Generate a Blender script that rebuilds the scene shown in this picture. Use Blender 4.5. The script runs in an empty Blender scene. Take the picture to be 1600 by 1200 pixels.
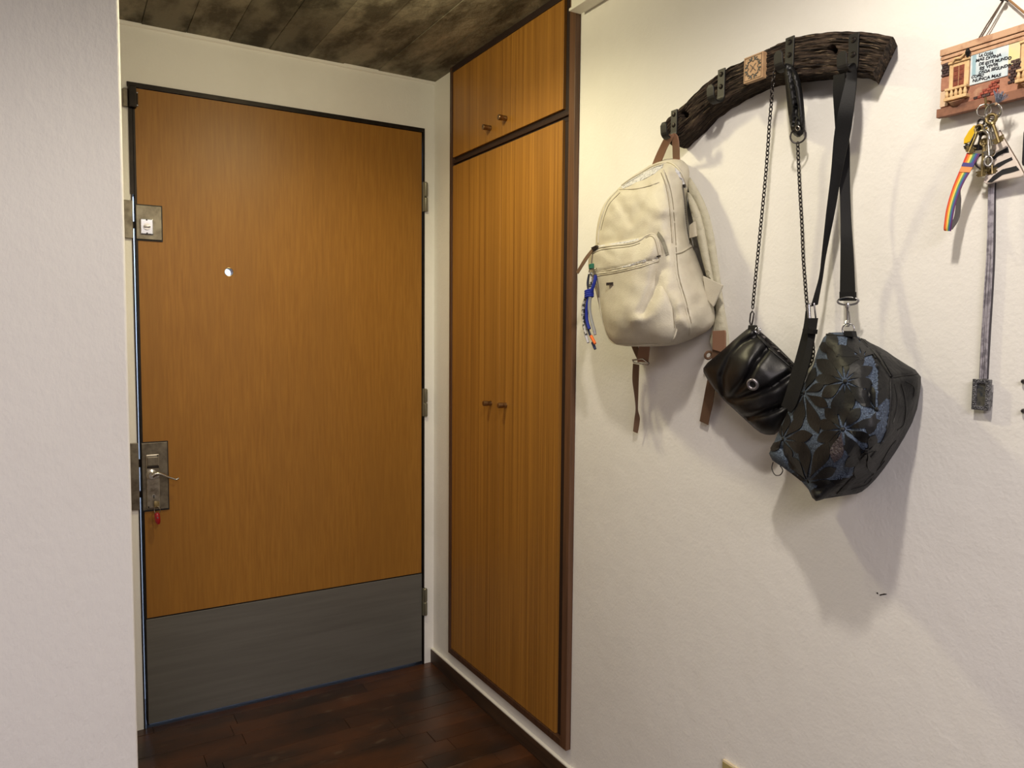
import bpy, bmesh, math, random
import numpy as np
from mathutils import Vector, Matrix, noise
from mathutils.bvhtree import BVHTree
from mathutils.geometry import delaunay_2d_cdt

random.seed(7)
S = bpy.context.scene
COL = S.collection

# ------------------------------------------------------------------ camera
F_PX, YAW, PITCH, ROLL, CAM_H = 1175.3, 30.675, 3.814, 0.501, 1.297
WX, WY, CEIL = 1.2197, 2.6474, 2.2414        # right wall plane, back wall plane, ceiling
_y, _p, _r = map(math.radians, (YAW, PITCH, ROLL))
FWD = Vector((math.sin(_y)*math.cos(_p), math.cos(_y)*math.cos(_p), -math.sin(_p)))
_rt = Vector((math.cos(_y), -math.sin(_y), 0)); _up = _rt.cross(FWD)
RT = math.cos(_r)*_rt + math.sin(_r)*_up
UP = -math.sin(_r)*_rt + math.cos(_r)*_up
CAM = Vector((0, 0, CAM_H))
cam = bpy.data.cameras.new('camera'); camo = bpy.data.objects.new('camera', cam); COL.objects.link(camo)
cam.sensor_width = 36; cam.lens = F_PX/1600*36; cam.clip_start = .02
m3 = Matrix((RT, UP, -FWD)).transposed().to_4x4(); m3.translation = CAM
camo.matrix_world = m3
S.camera = camo

# ------------------------------------------------------------------ world, lamps, exposure
S.view_settings.view_transform = 'Standard'; S.view_settings.look = 'None'
S.view_settings.gamma = 1; S.view_settings.use_curve_mapping = False
S.view_settings.exposure = 0.28
w = bpy.data.worlds.new('world'); S.world = w; w.use_nodes = True
w.node_tree.nodes['Background'].inputs[0].default_value = (.75, .78, .9, 1)
w.node_tree.nodes['Background'].inputs[1].default_value = 0.05

def spot(name, loc, watt, col, radius, deg, blend):
    l = bpy.data.lights.new(name, 'SPOT'); l.energy = watt; l.color = col; l.shadow_soft_size = radius
    l.spot_size = math.radians(deg); l.spot_blend = blend
    o = bpy.data.objects.new(name, l); o.location = loc; COL.objects.link(o); return o
def area(name, loc, watt, col, sx, sy):
    l = bpy.data.lights.new(name, 'AREA'); l.shape = 'RECTANGLE'; l.energy = watt; l.color = col; l.size = sx; l.size_y = sy
    o = bpy.data.objects.new(name, l); o.location = loc; COL.objects.link(o); return o
# ceiling downlights: one in the entry, one in the hall, and the softer lighting of the living room behind the camera
def glow(name, loc, watt, col, radius):
    l = bpy.data.lights.new(name, 'POINT'); l.energy = watt; l.color = col; l.shadow_soft_size = radius
    o = bpy.data.objects.new(name, l); o.location = loc; COL.objects.link(o); return o
spot('entry_downlight', (.62, 1.80, 2.19), 18, (1, .89, .54), .03, 160, .6)
glow('entry_lamp', (.62, 1.80, 2.12), 5.4, (1, .89, .54), .03)
spot('hall_downlight', (.50, .50, 2.19), 27, (1, .90, .77), .03, 166, .4)
glow('hall_lamp', (.50, .50, 2.12), 5, (1, .91, .80), .03)
area('living_light', (-.5, -1.5, 2.2), 78, (1, .91, .935), 1.5, 1.4)
hl = bpy.data.lights.new('corridor_light', 'AREA'); hl.energy = 34; hl.color = (.62, .78, 1); hl.size = 1.2
ho = bpy.data.objects.new('corridor_light', hl); ho.location = (.6, 3.5, 2.2); COL.objects.link(ho)

# ------------------------------------------------------------------ helpers
def lin(c):
    c = c/255.0
    return c/12.92 if c <= .04045 else ((c+.055)/1.055)**2.4
def rgb(r, g, b): return (lin(r), lin(g), lin(b), 1)

def ray(px, py): return (FWD*F_PX + RT*(px-800) + UP*(600-py)).normalized()
def P(px, py, d=0.0):                      # point at distance d in front of the right wall
    r = ray(px, py); t = (WX-d)/r.x
    return CAM + r*t
def D(px, py, off=0.0):                    # point at distance off in front of the back wall
    r = ray(px, py); t = (WY-off)/r.y
    return CAM + r*t
def proj(p):
    v = p-CAM; z = v.dot(FWD)
    return (800+F_PX*v.dot(RT)/z, 600-F_PX*v.dot(UP)/z)

def obj(name, bm, mat, parent=None, smooth=None, kind=None, label=None):
    me = bpy.data.meshes.new(name)
    if parent is not None:
        o_ = world_loc(parent)
        for v in bm.verts: v.co -= o_
    bm.to_mesh(me); bm.free()
    for m in (mat if isinstance(mat, (list, tuple)) else [mat]): me.materials.append(m)
    if smooth is not None:
        for p in me.polygons: p.use_smooth = True
        me.set_sharp_from_angle(angle=math.radians(smooth))
    o = bpy.data.objects.new(name, me); COL.objects.link(o)
    if parent is not None: o.parent = parent
    if kind: o['kind'] = kind
    if label: o['label'] = label
    return o
def world_loc(o):
    v = Vector(o.location)
    while o.parent: o = o.parent; v += Vector(o.location)
    return v
def thing(name, label, cat, loc, group=None):
    o = bpy.data.objects.new(name, None); o.empty_display_size = .05; COL.objects.link(o); o.location = loc
    o['label'] = label; o['category'] = cat
    if group: o['group'] = group
    return o

def box(bm, a, b, bev=0):
    a = Vector(a); b = Vector(b)
    lo = Vector(map(min, a, b)); hi = Vector(map(max, a, b))
    r = bmesh.ops.create_cube(bm, size=1)
    vs = r['verts']
    for v in vs: v.co = Vector(((v.co.x+.5)*(hi.x-lo.x)+lo.x, (v.co.y+.5)*(hi.y-lo.y)+lo.y, (v.co.z+.5)*(hi.z-lo.z)+lo.z))
    if bev:
        es = list({e for v in vs for e in v.link_edges})
        bmesh.ops.bevel(bm, geom=es, offset=bev, segments=2, affect='EDGES', profile=.6)
    return bm
def bbox(a, b, bev=0): return box(bmesh.new(), a, b, bev)

def prism(bm, front, back):                # two matching point loops -> closed solid
    n = len(front)
    f = [bm.verts.new(p) for p in front]; b = [bm.verts.new(p) for p in back]
    bm.faces.new(f); bm.faces.new(b[::-1])
    for i in range(n): bm.faces.new((f[i], b[i], b[(i+1) % n], f[(i+1) % n]))
    bmesh.ops.recalc_face_normals(bm, faces=bm.faces[:])
    return bm
def slab(poly, d, th, fn=P, bev=0):        # outline on the wall plane, extruded straight towards the wall
    ax = Vector((1, 0, 0)) if fn is P else Vector((0, 1, 0))
    fr = [fn(x, y, d) for x, y in poly]
    bm = prism(bmesh.new(), fr, [p+ax*th for p in fr])
    if bev: bmesh.ops.bevel(bm, geom=bm.edges[:], offset=bev, segments=2, affect='EDGES', profile=.6)
    return bm
def tube(pts, r, n=8, closed=False, bm=None):
    bm = bm or bmesh.new()
    pts = [Vector(p) for p in pts]; m = len(pts); rings = []
    ref = Vector((.31, .52, .79)).normalized(); u = None
    for i, p in enumerate(pts):
        a = pts[(i-1) % m] if (closed or i) else p
        b = pts[(i+1) % m] if (closed or i < m-1) else p
        t = (b-a).normalized()
        if u is None:
            u = t.cross(ref).normalized()
        else:
            u = (u - t*u.dot(t)).normalized()
        v = t.cross(u)
        rr = r[i] if isinstance(r, (list, tuple)) else r
        rings.append([bm.verts.new(p + (u*math.cos(k*2*math.pi/n) + v*math.sin(k*2*math.pi/n))*rr) for k in range(n)])
    for i in range(m if closed else m-1):
        A, B = rings[i], rings[(i+1) % m]
        if closed and i == m-1:            # keep the seam untwisted
            k0 = min(range(n), key=lambda k: (B[k].co-A[0].co).length); B = B[k0:]+B[:k0]
        for k in range(n): bm.faces.new((A[k], A[(k+1) % n], B[(k+1) % n], B[k]))
    if not closed: bm.faces.new(rings[0][::-1]); bm.faces.new(rings[-1])
    bmesh.ops.recalc_face_normals(bm, faces=bm.faces[:])
    return bm
def ring(c, nrm, R, r, n=20, k=8, sx=1, sy=1, upv=Vector((0, 0, 1)), bm=None):
    nrm = Vector(nrm).normalized(); u = upv.cross(nrm)
    if u.length < .01: u = Vector((1, 0, 0)).cross(nrm)
    u.normalize(); v = nrm.cross(u)
    return tube([Vector(c)+u*math.cos(a)*R*sx+v*math.sin(a)*R*sy for a in [2*math.pi*i/n for i in range(n)]], r, k, True, bm)
def cyl(a, b, r, n=16, r2=None, bm=None):
    return tube([a, b], [r, r if r2 is None else r2], n, False, bm)
def spline(pts, k=6):                      # Catmull-Rom through tuples
    pts = [np.array(p, float) for p in pts]; out = []
    for i in range(len(pts)-1):
        p0 = pts[max(i-1, 0)]; p1 = pts[i]; p2 = pts[i+1]; p3 = pts[min(i+2, len(pts)-1)]
        for j in range(k):
            t = j/k
            out.append(.5*((2*p1)+(p2-p0)*t+(2*p0-5*p1+4*p2-p3)*t*t+(-p0+3*p1-3*p2+p3)*t**3))
    out.append(pts[-1]); return [tuple(p) for p in out]
def strip(pairs, th, k=5, cols=1, fn=P, bulge=0):   # flat band from pairs ((px,py,d),(px,py,d)); th = thickness towards the wall
    L = spline([a for a, b in pairs], k); Rr = spline([b for a, b in pairs], k)
    bm = bmesh.new(); ax = Vector((1, 0, 0)) if fn is P else Vector((0, 1, 0))
    fr, bk = [], []
    for l, r in zip(L, Rr):
        a, b = fn(*l), fn(*r)
        row = [a.lerp(b, j/cols) - ax*(bulge*math.sin(math.pi*j/cols)) for j in range(cols+1)]
        fr.append([bm.verts.new(p) for p in row]); bk.append([bm.verts.new(p+ax*th) for p in row])
    n = len(fr)
    for i in range(n-1):
        for j in range(cols):
            f = bm.faces.new((fr[i][j], fr[i+1][j], fr[i+1][j+1], fr[i][j+1])); f.material_index = j
            g = bm.faces.new((bk[i][j], bk[i][j+1], bk[i+1][j+1], bk[i+1][j])); g.material_index = j
        bm.faces.new((fr[i][0], bk[i][0], bk[i+1][0], fr[i+1][0]))
        f = bm.faces.new((fr[i][cols], fr[i+1][cols], bk[i+1][cols], bk[i][cols])); f.material_index = cols-1
    for i in (0, n-1):
        for j in range(cols): bm.faces.new((fr[i][j], fr[i][j+1], bk[i][j+1], bk[i][j])).material_index = j
    bmesh.ops.recalc_face_normals(bm, faces=bm.faces[:])
    return bm

def seg_dist(pts, poly, closed=True):
    pts = np.asarray(pts, float); best = np.full(len(pts), 1e9); n = len(poly)
    for i in range(n if closed else n-1):
        a = np.array(poly[i][:2], float); b = np.array(poly[(i+1) % n][:2], float); ab = b-a
        t = np.clip(((pts-a)@ab)/max(ab@ab, 1e-9), 0, 1)
        best = np.minimum(best, np.linalg.norm(pts-(a+t[:, None]*ab), axis=1))
    return best
def inside(x, y, poly):
    c = False; n = len(poly)
    for i in range(n):
        x1, y1 = poly[i][:2]; x2, y2 = poly[(i+1) % n][:2]
        if (y1 > y) != (y2 > y) and x < (x2-x1)*(y-y1)/(y2-y1)+x1: c = not c
    return c
def tps(ctrl):
    c = np.array(ctrl, float); xy = c[:, :2]/50.0; z = c[:, 2]; n = len(c)
    def U(r2): return np.where(r2 > 1e-12, .5*r2*np.log(np.maximum(r2, 1e-12)), 0)
    r2 = ((xy[:, None]-xy[None])**2).sum(-1)
    A = np.zeros((n+3, n+3)); A[:n, :n] = U(r2)+np.eye(n)*.02; A[:n, n] = 1; A[:n, n+1:] = xy; A[n, :n] = 1; A[n+1:, :n] = xy.T
    s = np.linalg.solve(A, np.concatenate([z, np.zeros(3)]))
    def f(q):
        q = np.asarray(q, float)/50.0
        return U(((q[:, None]-xy[None])**2).sum(-1))@s[:n]+s[n]+q@s[n+1:]
    return f
def chaikin(poly, it=2):
    for _ in range(it):
        out = []
        for i in range(len(poly)):
            a = np.array(poly[i], float); b = np.array(poly[(i+1) % len(poly)], float)
            out += [tuple(.75*a+.25*b), tuple(.25*a+.75*b)]
        poly = out
    return poly
def cdt(poly, step, margin=.55):
    n = len(poly); xs = [p[0] for p in poly]; ys = [p[1] for p in poly]; g = []
    row = 0; y = min(ys)+step*.5
    while y < max(ys):
        x = min(xs)+(step*.5 if row % 2 else 0)
        while x < max(xs):
            if inside(x, y, poly): g.append((x, y))
            x += step
        y += step*.87; row += 1
    if g:
        d = seg_dist(g, poly); g = [p for p, q in zip(g, d) if q > step*margin]
    vs = [Vector((p[0], p[1])) for p in poly]+[Vector(p) for p in g]
    v, e, f, ov, oe, of = delaunay_2d_cdt(vs, [(i, (i+1) % n) for i in range(n)], [], 1, 1e-4)
    f = [t for t in f if inside(sum(v[i].x for i in t)/3, sum(v[i].y for i in t)/3, poly)]
    return [(q.x, q.y) for q in v], f, n
def relief(outline, inner, back=.004, step=5, bulge=.012, bw=7, grooves=(), amp=0, nscale=.04, smooth=2, region=None, shrink=2.0):
    poly = chaikin(outline, smooth) if smooth else outline
    # resample the outline
    out = []
    for i in range(len(poly)):
        a = np.array(poly[i]); b = np.array(poly[(i+1) % len(poly)]); k = max(1, int(round(np.linalg.norm((b-a)[:2])/step)))
        for j in range(k): out.append(tuple(a+(b-a)*j/k))
    poly = out
    fd = tps(list(outline)+list(inner))
    v, faces, n = cdt(poly, step)
    q = np.array(v); d = fd(q); dist = seg_dist(q, poly)
    for i in range(min(n, len(poly))): d[i] = poly[i][2]
    d = d + bulge*(1-np.exp(-dist/bw))
    for g, wd, dp in grooves: d = d - dp*np.exp(-(seg_dist(q, g, False)/wd)**2)*np.clip(dist/6, 0, 1)
    if amp:
        for i in range(len(q)):
            d[i] += amp*noise.noise(Vector((q[i][0]*nscale, q[i][1]*nscale, 3.3)))*min(1, dist[i]/10)
    bm = bmesh.new()
    bfn = back if callable(back) else (lambda x: back)
    V = [bm.verts.new(P(a[0], a[1], max(dd, bfn(a[0])+.002))) for a, dd in zip(v, d)]
    for t in faces:
        f = bm.faces.new([V[i] for i in t])
        if region is not None:
            cx = sum(v[i][0] for i in t)/len(t); cy = sum(v[i][1] for i in t)/len(t)
            f.material_index = region(cx, cy)
    # close it at the back
    cx = sum(p[0] for p in poly)/n; cy = sum(p[1] for p in poly)/n
    B = []
    for i in range(n):
        p = V[i].co; bb_ = bfn(v[i][0]); st = Vector((WX-bb_, p.y, p.z)); s = proj(st)
        if inside(s[0], s[1], poly): B.append(bm.verts.new(st))
        else:
            vx, vy = cx-v[i][0], cy-v[i][1]; l = math.hypot(vx, vy)
            B.append(bm.verts.new(P(v[i][0]+vx/l*shrink, v[i][1]+vy/l*shrink, bb_)))
    for i in range(n):
        j = (i+1) % n
        f = bm.faces.new((V[i], V[j], B[j], B[i]))
        if region is not None: f.material_index = region(v[i][0], v[i][1])
    c = bm.verts.new(sum((b.co for b in B), Vector())/n)
    for i in range(n): bm.faces.new((B[i], B[(i+1) % n], c))
    bmesh.ops.recalc_face_normals(bm, faces=bm.faces[:])
    bm.normal_update()
    return bm
class Surf:                                # a built surface other pieces can be laid on
    def __init__(s, bm): s.t = BVHTree.FromBMesh(bm)
    def hit(s, px, py, off=0.0):
        p, nn, i, dd = s.t.ray_cast(CAM, ray(px, py))
        if p is None: return None, None
        if nn.dot(ray(px, py)) > 0: nn = -nn
        return p+nn*off, nn
    def path(s, pts, off=.001, k=6):
        out = [s.hit(x, y, off)[0] for x, y in spline(pts, k)]
        return [p for p in out if p is not None]
    def patch(s, poly, th=.0015, step=5, sink=.0015):
        v, faces, n = cdt(poly, step); bm = bmesh.new(); top = []; bot = []; last = None
        for x, y in v:
            p, nn = s.hit(x, y)
            if p is None:
                if last is None: bm.free(); return None
                dd = WX-last[0].x; p = P(x, y, dd); nn = last[1]
            last = (p, nn)
            top.append(bm.verts.new(p+nn*th)); bot.append(bm.verts.new(p-nn*sink))
        for t in faces:
            bm.faces.new([top[i] for i in t]); bm.faces.new([bot[i] for i in t][::-1])
        for i in range(n):
            j = (i+1) % n
            bm.faces.new((top[i], bot[i], bot[j], top[j]))
        bmesh.ops.recalc_face_normals(bm, faces=bm.faces[:])
        return bm
    def band(s, pts, wd, th=.0012, k=5):   # narrow strip of width wd (metres) along a path
        L = spline(pts, k); ps = [s.hit(x, y) for x, y in L]; ps = [q for q in ps if q[0] is not None]
        bm = bmesh.new(); rows = []
        for i, (p, nn) in enumerate(ps):
            t = (ps[min(i+1, len(ps)-1)][0]-ps[max(i-1, 0)][0]).normalized(); sd = t.cross(nn).normalized()*wd/2
            rows.append([bm.verts.new(p+sd+nn*th), bm.verts.new(p-sd+nn*th), bm.verts.new(p-sd-nn*.001), bm.verts.new(p+sd-nn*.001)])
        for a, b in zip(rows, rows[1:]):
            for j in range(4): bm.faces.new((a[j], a[(j+1) % 4], b[(j+1) % 4], b[j]))
        bm.faces.new(rows[0]); bm.faces.new(rows[-1][::-1])
        bmesh.ops.recalc_face_normals(bm, faces=bm.faces[:])
        return bm

# ------------------------------------------------------------------ materials
def M(name, col, rough=.5, metal=0.0, var=None, bump=None, stretch=(1, 1, 1), spec=.5, rnd=0.0, var2=None, emit=None, coat=0, uv=False):
    m = bpy.data.materials.new(name); m.use_nodes = True; nt = m.node_tree; N = nt.nodes; L = nt.links
    b = N['Principled BSDF']; b.inputs['Base Color'].default_value = col
    b.inputs['Roughness'].default_value = rough; b.inputs['Metallic'].default_value = metal
    b.inputs['Specular IOR Level'].default_value = spec
    if coat: b.inputs['Coat Weight'].default_value = coat; b.inputs['Coat Roughness'].default_value = .25
    tc = N.new('ShaderNodeTexCoord'); mp = N.new('ShaderNodeMapping'); mp.inputs['Scale'].default_value = stretch
    COORD = tc.outputs['UV' if uv else 'Object']; L.new(COORD, mp.inputs[0])
    vec = mp.outputs[0]
    if rnd:
        oi = N.new('ShaderNodeObjectInfo'); mu = N.new('ShaderNodeMath'); mu.operation = 'MULTIPLY'; mu.inputs[1].default_value = 37
        L.new(oi.outputs['Random'], mu.inputs[0]); cb = N.new('ShaderNodeCombineXYZ')
        for i in range(3): L.new(mu.outputs[0], cb.inputs[i])
        ad = N.new('ShaderNodeVectorMath'); ad.operation = 'ADD'; L.new(vec, ad.inputs[0]); L.new(cb.outputs[0], ad.inputs[1]); vec = ad.outputs[0]
    src = None
    def mixnode(a_sock, a_val, b_val, fac, mode='MIX'):
        mx = N.new('ShaderNodeMix'); mx.data_type = 'RGBA'; mx.blend_type = mode
        if a_sock is not None: L.new(a_sock, mx.inputs[6])
        else: mx.inputs[6].default_value = a_val
        mx.inputs[7].default_value = b_val
        L.new(fac, mx.inputs[0]); return mx.outputs[2]
    for vv in (var, var2):
        if not vv: continue
        col2, sc, lo, hi = vv[:4]; det = vv[4] if len(vv) > 4 else 6
        nz = N.new('ShaderNodeTexNoise'); nz.inputs['Scale'].default_value = sc; nz.inputs['Detail'].default_value = det; nz.inputs['Roughness'].default_value = .6
        if len(vv) > 5:
            mp2 = N.new('ShaderNodeMapping'); mp2.inputs['Scale'].default_value = vv[5]; L.new(COORD, mp2.inputs[0]); L.new(mp2.outputs[0], nz.inputs['Vector'])
        else: L.new(vec, nz.inputs['Vector'])
        mr = N.new('ShaderNodeMapRange'); mr.inputs[1].default_value = lo; mr.inputs[2].default_value = hi
        L.new(nz.outputs[0], mr.inputs[0])
        src = mixnode(src, col, col2, mr.outputs[0])
    if rnd:
        mr = N.new('ShaderNodeMapRange'); mr.inputs[3].default_value = 1-rnd; mr.inputs[4].default_value = 1+rnd
        L.new(oi.outputs['Random'], mr.inputs[0])
        hs = N.new('ShaderNodeHueSaturation'); L.new(mr.outputs[0], hs.inputs['Value'])
        if src is not None: L.new(src, hs.inputs['Color'])
        else: hs.inputs['Color'].default_value = col
        src = hs.outputs[0]
    if src is not None: L.new(src, b.inputs['Base Color'])
    if bump:
        last = None
        for sc, st, dist in (bump if isinstance(bump[0], tuple) else [bump]):
            nz = N.new('ShaderNodeTexNoise'); nz.inputs['Scale'].default_value = sc; nz.inputs['Detail'].default_value = 5
            L.new(vec, nz.inputs['Vector']); bp = N.new('ShaderNodeBump'); bp.inputs['Strength'].default_value = st; bp.inputs['Distance'].default_value = dist
            L.new(nz.outputs[0], bp.inputs['Height'])
            if last: L.new(last, bp.inputs['Normal'])
            last = bp.outputs[0]
        L.new(last, b.inputs['Normal'])
    if emit: b.inputs['Emission Color'].default_value = emit[0]; b.inputs['Emission Strength'].default_value = emit[1]
    return m

PLASTER = M('plaster', (.80, .785, .75, 1), .75, var=((.74, .72, .68, 1), 2.2, .45, .75), bump=((26, .12, .012), (150, .2, .003)), spec=.25)
PLASTER_L = M('plaster_left', (.78, .765, .755, 1), .8, var=((.73, .71, .70, 1), 3, .45, .75), bump=((60, .22, .010), (210, .3, .003)), stretch=(1, 1, .6), spec=.2)
WHITE = M('white_paint', (.78, .76, .69, 1), .5, bump=(60, .1, .003))
CONCRETE = M('board_concrete', rgb(128, 122, 106), .85, var=(rgb(74, 68, 56), 1.0, .40, .60, 9, (11, 4.5, 3)), var2=(rgb(146, 136, 116), 1, .60, .80, 9, (26, 9, 3)), bump=((30, .4, .01), (120, .3, .004)), rnd=.42, spec=.2)
FLOORW = M('dark_parquet', rgb(82, 49, 28), .32, var=(rgb(46, 32, 24), 1.6, .36, .60, 7, (1.6, 3.2, 1)), var2=(rgb(120, 106, 90), 1, .60, .92, 9, (7, 16, 1)), bump=(90, .08, .002), stretch=(1.5, 14, 10), rnd=.26)
FLOORB = M('parquet_base', rgb(36, 25, 18), .6)
DOORW = M('door_veneer', rgb(155, 108, 42), .44, var=(rgb(138, 93, 33), 1, .32, .70, 9, (150, 150, 9)), var2=(rgb(138, 95, 38), 1.2, .45, .8, 5, (5, 5, .8)), bump=(1, .03, .002), stretch=(160, 160, 8), spec=.32)
CABW = M('wardrobe_veneer', rgb(170, 119, 49), .42, var=(rgb(128, 84, 31), 1, .36, .70, 8, (130, 130, 1.1)), var2=(rgb(144, 99, 41), 1, .48, .8, 4, (16, 16, .4)), bump=(1, .03, .002), stretch=(160, 160, 3))
DARKW = M('dark_frame_wood', rgb(84, 56, 38), .45, var=(rgb(62, 40, 27), 1, .4, .65, 6, (90, 90, 3)))
GAPW = M('dark_stop_wood', rgb(34, 17, 12), .6)
BASEW = M('baseboard_wood', rgb(72, 52, 36), .5, var=(rgb(48, 34, 24), 1, .4, .65, 6, (60, 3, 60)))
STEEL_D = M('dark_steel', rgb(44, 38, 34), .42, .75, var=(rgb(30, 26, 24), 20, .4, .7))
STEEL_K = M('brushed_kick_steel', rgb(112, 110, 104), .55, .45, var=(rgb(102, 100, 94), 1, .4, .7, 5, (2, 2, 40)), bump=(1, .04, .002), stretch=(3, 3, 240))
PLATE = M('aged_lock_steel', rgb(128, 120, 104), .42, .85, var=(rgb(88, 80, 68), 30, .4, .7), bump=(60, .08, .002))
PLATE2 = M('worn_nickel', rgb(160, 152, 136), .32, .9, var=(rgb(118, 108, 92), 40, .45, .7))
CHROME = M('chrome', rgb(178, 178, 180), .24, 1)
GUN = M('gunmetal', rgb(66, 62, 62), .3, .9)
BRONZE = M('bronze_knob', rgb(150, 122, 88), .3, .9, var=(rgb(100, 76, 50), 60, .4, .7))
HINGE = M('hinge_metal', rgb(132, 128, 110), .4, .7)
BLACK = M('black', rgb(12, 11, 11), .6)
WOODR = M('rustic_wood', rgb(82, 68, 57), .85, var=(rgb(25, 20, 18), 1, .40, .60, 10, (5, 26, 1)), var2=(rgb(172, 150, 120), 1, .57, .76, 10, (9, 38, 1)), bump=((1, 1.0, .012), (3, .6, .004)), stretch=(7, 40, 1), spec=.2, uv=True)
HOOKM = M('black_iron', rgb(38, 37, 36), .5, .5, var=(rgb(42, 40, 38), 30, .4, .7))
TILE = M('carved_tile', rgb(186, 152, 116), .6, var=(rgb(160, 124, 90), 60, .4, .7))
TILEL = M('tile_edge', rgb(120, 98, 74), .6)
TILED = M('tile_scroll', rgb(84, 84, 76), .6)
CREAM = M('cream_leather', rgb(206, 200, 182), .5, var=(rgb(196, 188, 170), 20, .4, .7), bump=((420, .55, .0015), (90, .15, .003)), spec=.35)
CREAM2 = M('cream_strap_fabric', rgb(186, 181, 160), .75, bump=((300, .5, .002), (40, .5, .006)))
LINING = M('white_lining', rgb(214, 214, 216), .35, var=(rgb(120, 120, 124), 160, .5, .68), bump=(200, .8, .003))
ZIPM = M('zip_teeth', rgb(112, 108, 104), .35, .7)
TAN = M('tan_leather', rgb(142, 106, 84), .5, bump=(300, .2, .001))
WEB = M('brown_webbing', rgb(104, 78, 58), .65, bump=(400, .4, .001))
CLUTCH = M('black_soft_leather', rgb(13, 12, 14), .42, bump=((60, .12, .004), (500, .15, .0008)), spec=.4)
STRAPB = M('black_strap', rgb(13, 13, 14), .6, bump=(500, .2, .001), spec=.25)
PADL = M('black_pad_leather', rgb(13, 13, 14), .45, bump=(60, .1, .003), spec=.4)
DENIM = M('blue_denim', rgb(62, 75, 94), .85, var=(rgb(110, 126, 146), 380, .52, .70, 2), var2=(rgb(34, 42, 58), 300, .50, .66, 2), bump=(600, .4, .001))
LEAFB = M('black_leaf_leather', rgb(19, 20, 22), .5, bump=((160, .3, .002), (30, .15, .004)), rnd=.2, spec=.32)
LEATHS = M('black_side_leather', rgb(13, 14, 17), .52, bump=((36, .5, .010), (200, .25, .002)), spec=.3)
CROC = M('embossed_leaf_leather', rgb(62, 55, 62), .42, bump=(260, 1, .004))
BRASS = M('brass', rgb(160, 142, 100), .34, .9, var=(rgb(98, 86, 58), 90, .45, .7))
NICKEL = M('nickel', rgb(176, 172, 164), .26, .95)
YELLOW = M('yellow_plastic', rgb(226, 184, 22), .45)
RED = M('red_plastic', rgb(150, 22, 30), .3)
PEWTER = M('pewter', rgb(122, 122, 126), .42, .55, var=(rgb(64, 64, 68), 260, .45, .65), bump=(400, .8, .0015))
PEWD = M('pewter_picture', rgb(96, 94, 84), .45, .3, var=(rgb(52, 58, 66), 120, .45, .65))
WIRE = M('grey_wire', rgb(172, 168, 176), .4, .2, var=(rgb(128, 124, 132), 90, .45, .6))
BEIGE = M('beige_plastic', rgb(168, 154, 104), .45)
IVORY = M('ivory_plastic', rgb(222, 208, 180), .4)
LED = M('fob_plastic', rgb(34, 36, 40), .35)

# ------------------------------------------------------------------ room shell
def structure(name, bm, mat, smooth=None): return obj(name, bm, mat, None, smooth, 'structure')
def wall_poly(pts_holes, mk):
    bm = bmesh.new()
    for a, b in pts_holes: box(bm, a, b)
    return bm
W2 = WY+.22
fl = structure('floor', bbox((-3, -3.2, -.06), (WX+.3, W2, -.012)), FLOORB)
# planks laid along the back wall, each its own board
pw = .0715
rows = int(2.2/pw)
for r in range(rows):
    y1 = WY+.03-r*pw; y0 = y1-pw+.0012
    x = -.1-random.random()*.5
    while x < WX:
        l = random.uniform(.42, .78); x1 = min(x+l, WX)
        if x1 > -.1 and x1-x > .02:
            dz = random.uniform(-.0008, .0006)
            obj('plank', bbox((x, y0, -.012), (x1-.0014, y1, dz), .0006), FLOORW, fl)
        x += l
ce = structure('ceiling', bbox((-3, -3.2, CEIL+.004), (WX+.3, W2, CEIL+.12)), CONCRETE)
xs = WX-.0975
k = 0
while xs > -1.5:
    wd = .128
    x0, x1 = xs, xs+(wd if k else .0975)
    dz = random.uniform(0, .0035)
    bm = bmesh.new(); ny = 26
    top = [[], []]; bot = [[], []]
    for i in range(ny+1):
        y = -1.2+(WY-.001+1.2)*i/ny
        jit = .0012*noise.noise(Vector((x0*9, y*7, 1)))
        for s_, xx in enumerate((x0+.0012+jit, x1-.0004)):
            top[s_].append(bm.verts.new((xx, y, CEIL+.004)))
            bot[s_].append(bm.verts.new((xx, y, CEIL-dz+.0008*noise.noise(Vector((xx*11, y*5, 4))))))
    for i in range(ny):
        bm.faces.new((bot[0][i], bot[0][i+1], bot[1][i+1], bot[1][i]))
        for s_ in (0, 1): bm.faces.new((top[s_][i], top[s_][i+1], bot[s_][i+1], bot[s_][i]))
    for i in (0, ny): bm.faces.new((top[0][i], top[1][i], bot[1][i], bot[0][i]))
    bmesh.ops.recalc_face_normals(bm, faces=bm.faces[:])
    obj('concrete_board', bm, CONCRETE, ce)
    xs -= wd; k += 1

DX0, DX1, DZ = .1885, 1.1775, 2.0585       # door opening
bm = bmesh.new()
box(bm, (-.2, WY, 0), (DX0, W2, CEIL+.01)); box(bm, (DX1, WY, 0), (WX+.2, W2, CEIL+.01)); box(bm, (DX0, WY, DZ), (DX1, W2, CEIL+.01))
wb = structure('wall_back', bm, PLASTER)
YA, YB, ZB = 1.7082, 2.483, .1022          # wardrobe opening in the right wall
bm = bmesh.new()
box(bm, (WX, -3.2, 0), (WX+.2, YA, CEIL+.01)); box(bm, (WX, YB, 0), (WX+.2, WY+.0, CEIL+.01)); box(bm, (WX, YA, 0), (WX+.2, YB, ZB))
wr = structure('wall_right', bm, PLASTER)
bm = bbox((-3, 1.75, 0), (.1105, WY-.0, CEIL+.01))
es = [e for e in bm.edges if abs(e.verts[0].co.x-.1105) < 1e-4 and abs(e.verts[1].co.x-.1105) < 1e-4 and abs(e.verts[0].co.y-1.75) < 1e-4 and abs(e.verts[1].co.y-1.75) < 1e-4]
bmesh.ops.bevel(bm, geom=es, offset=.006, segments=3, affect='EDGES', profile=.5)
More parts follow.
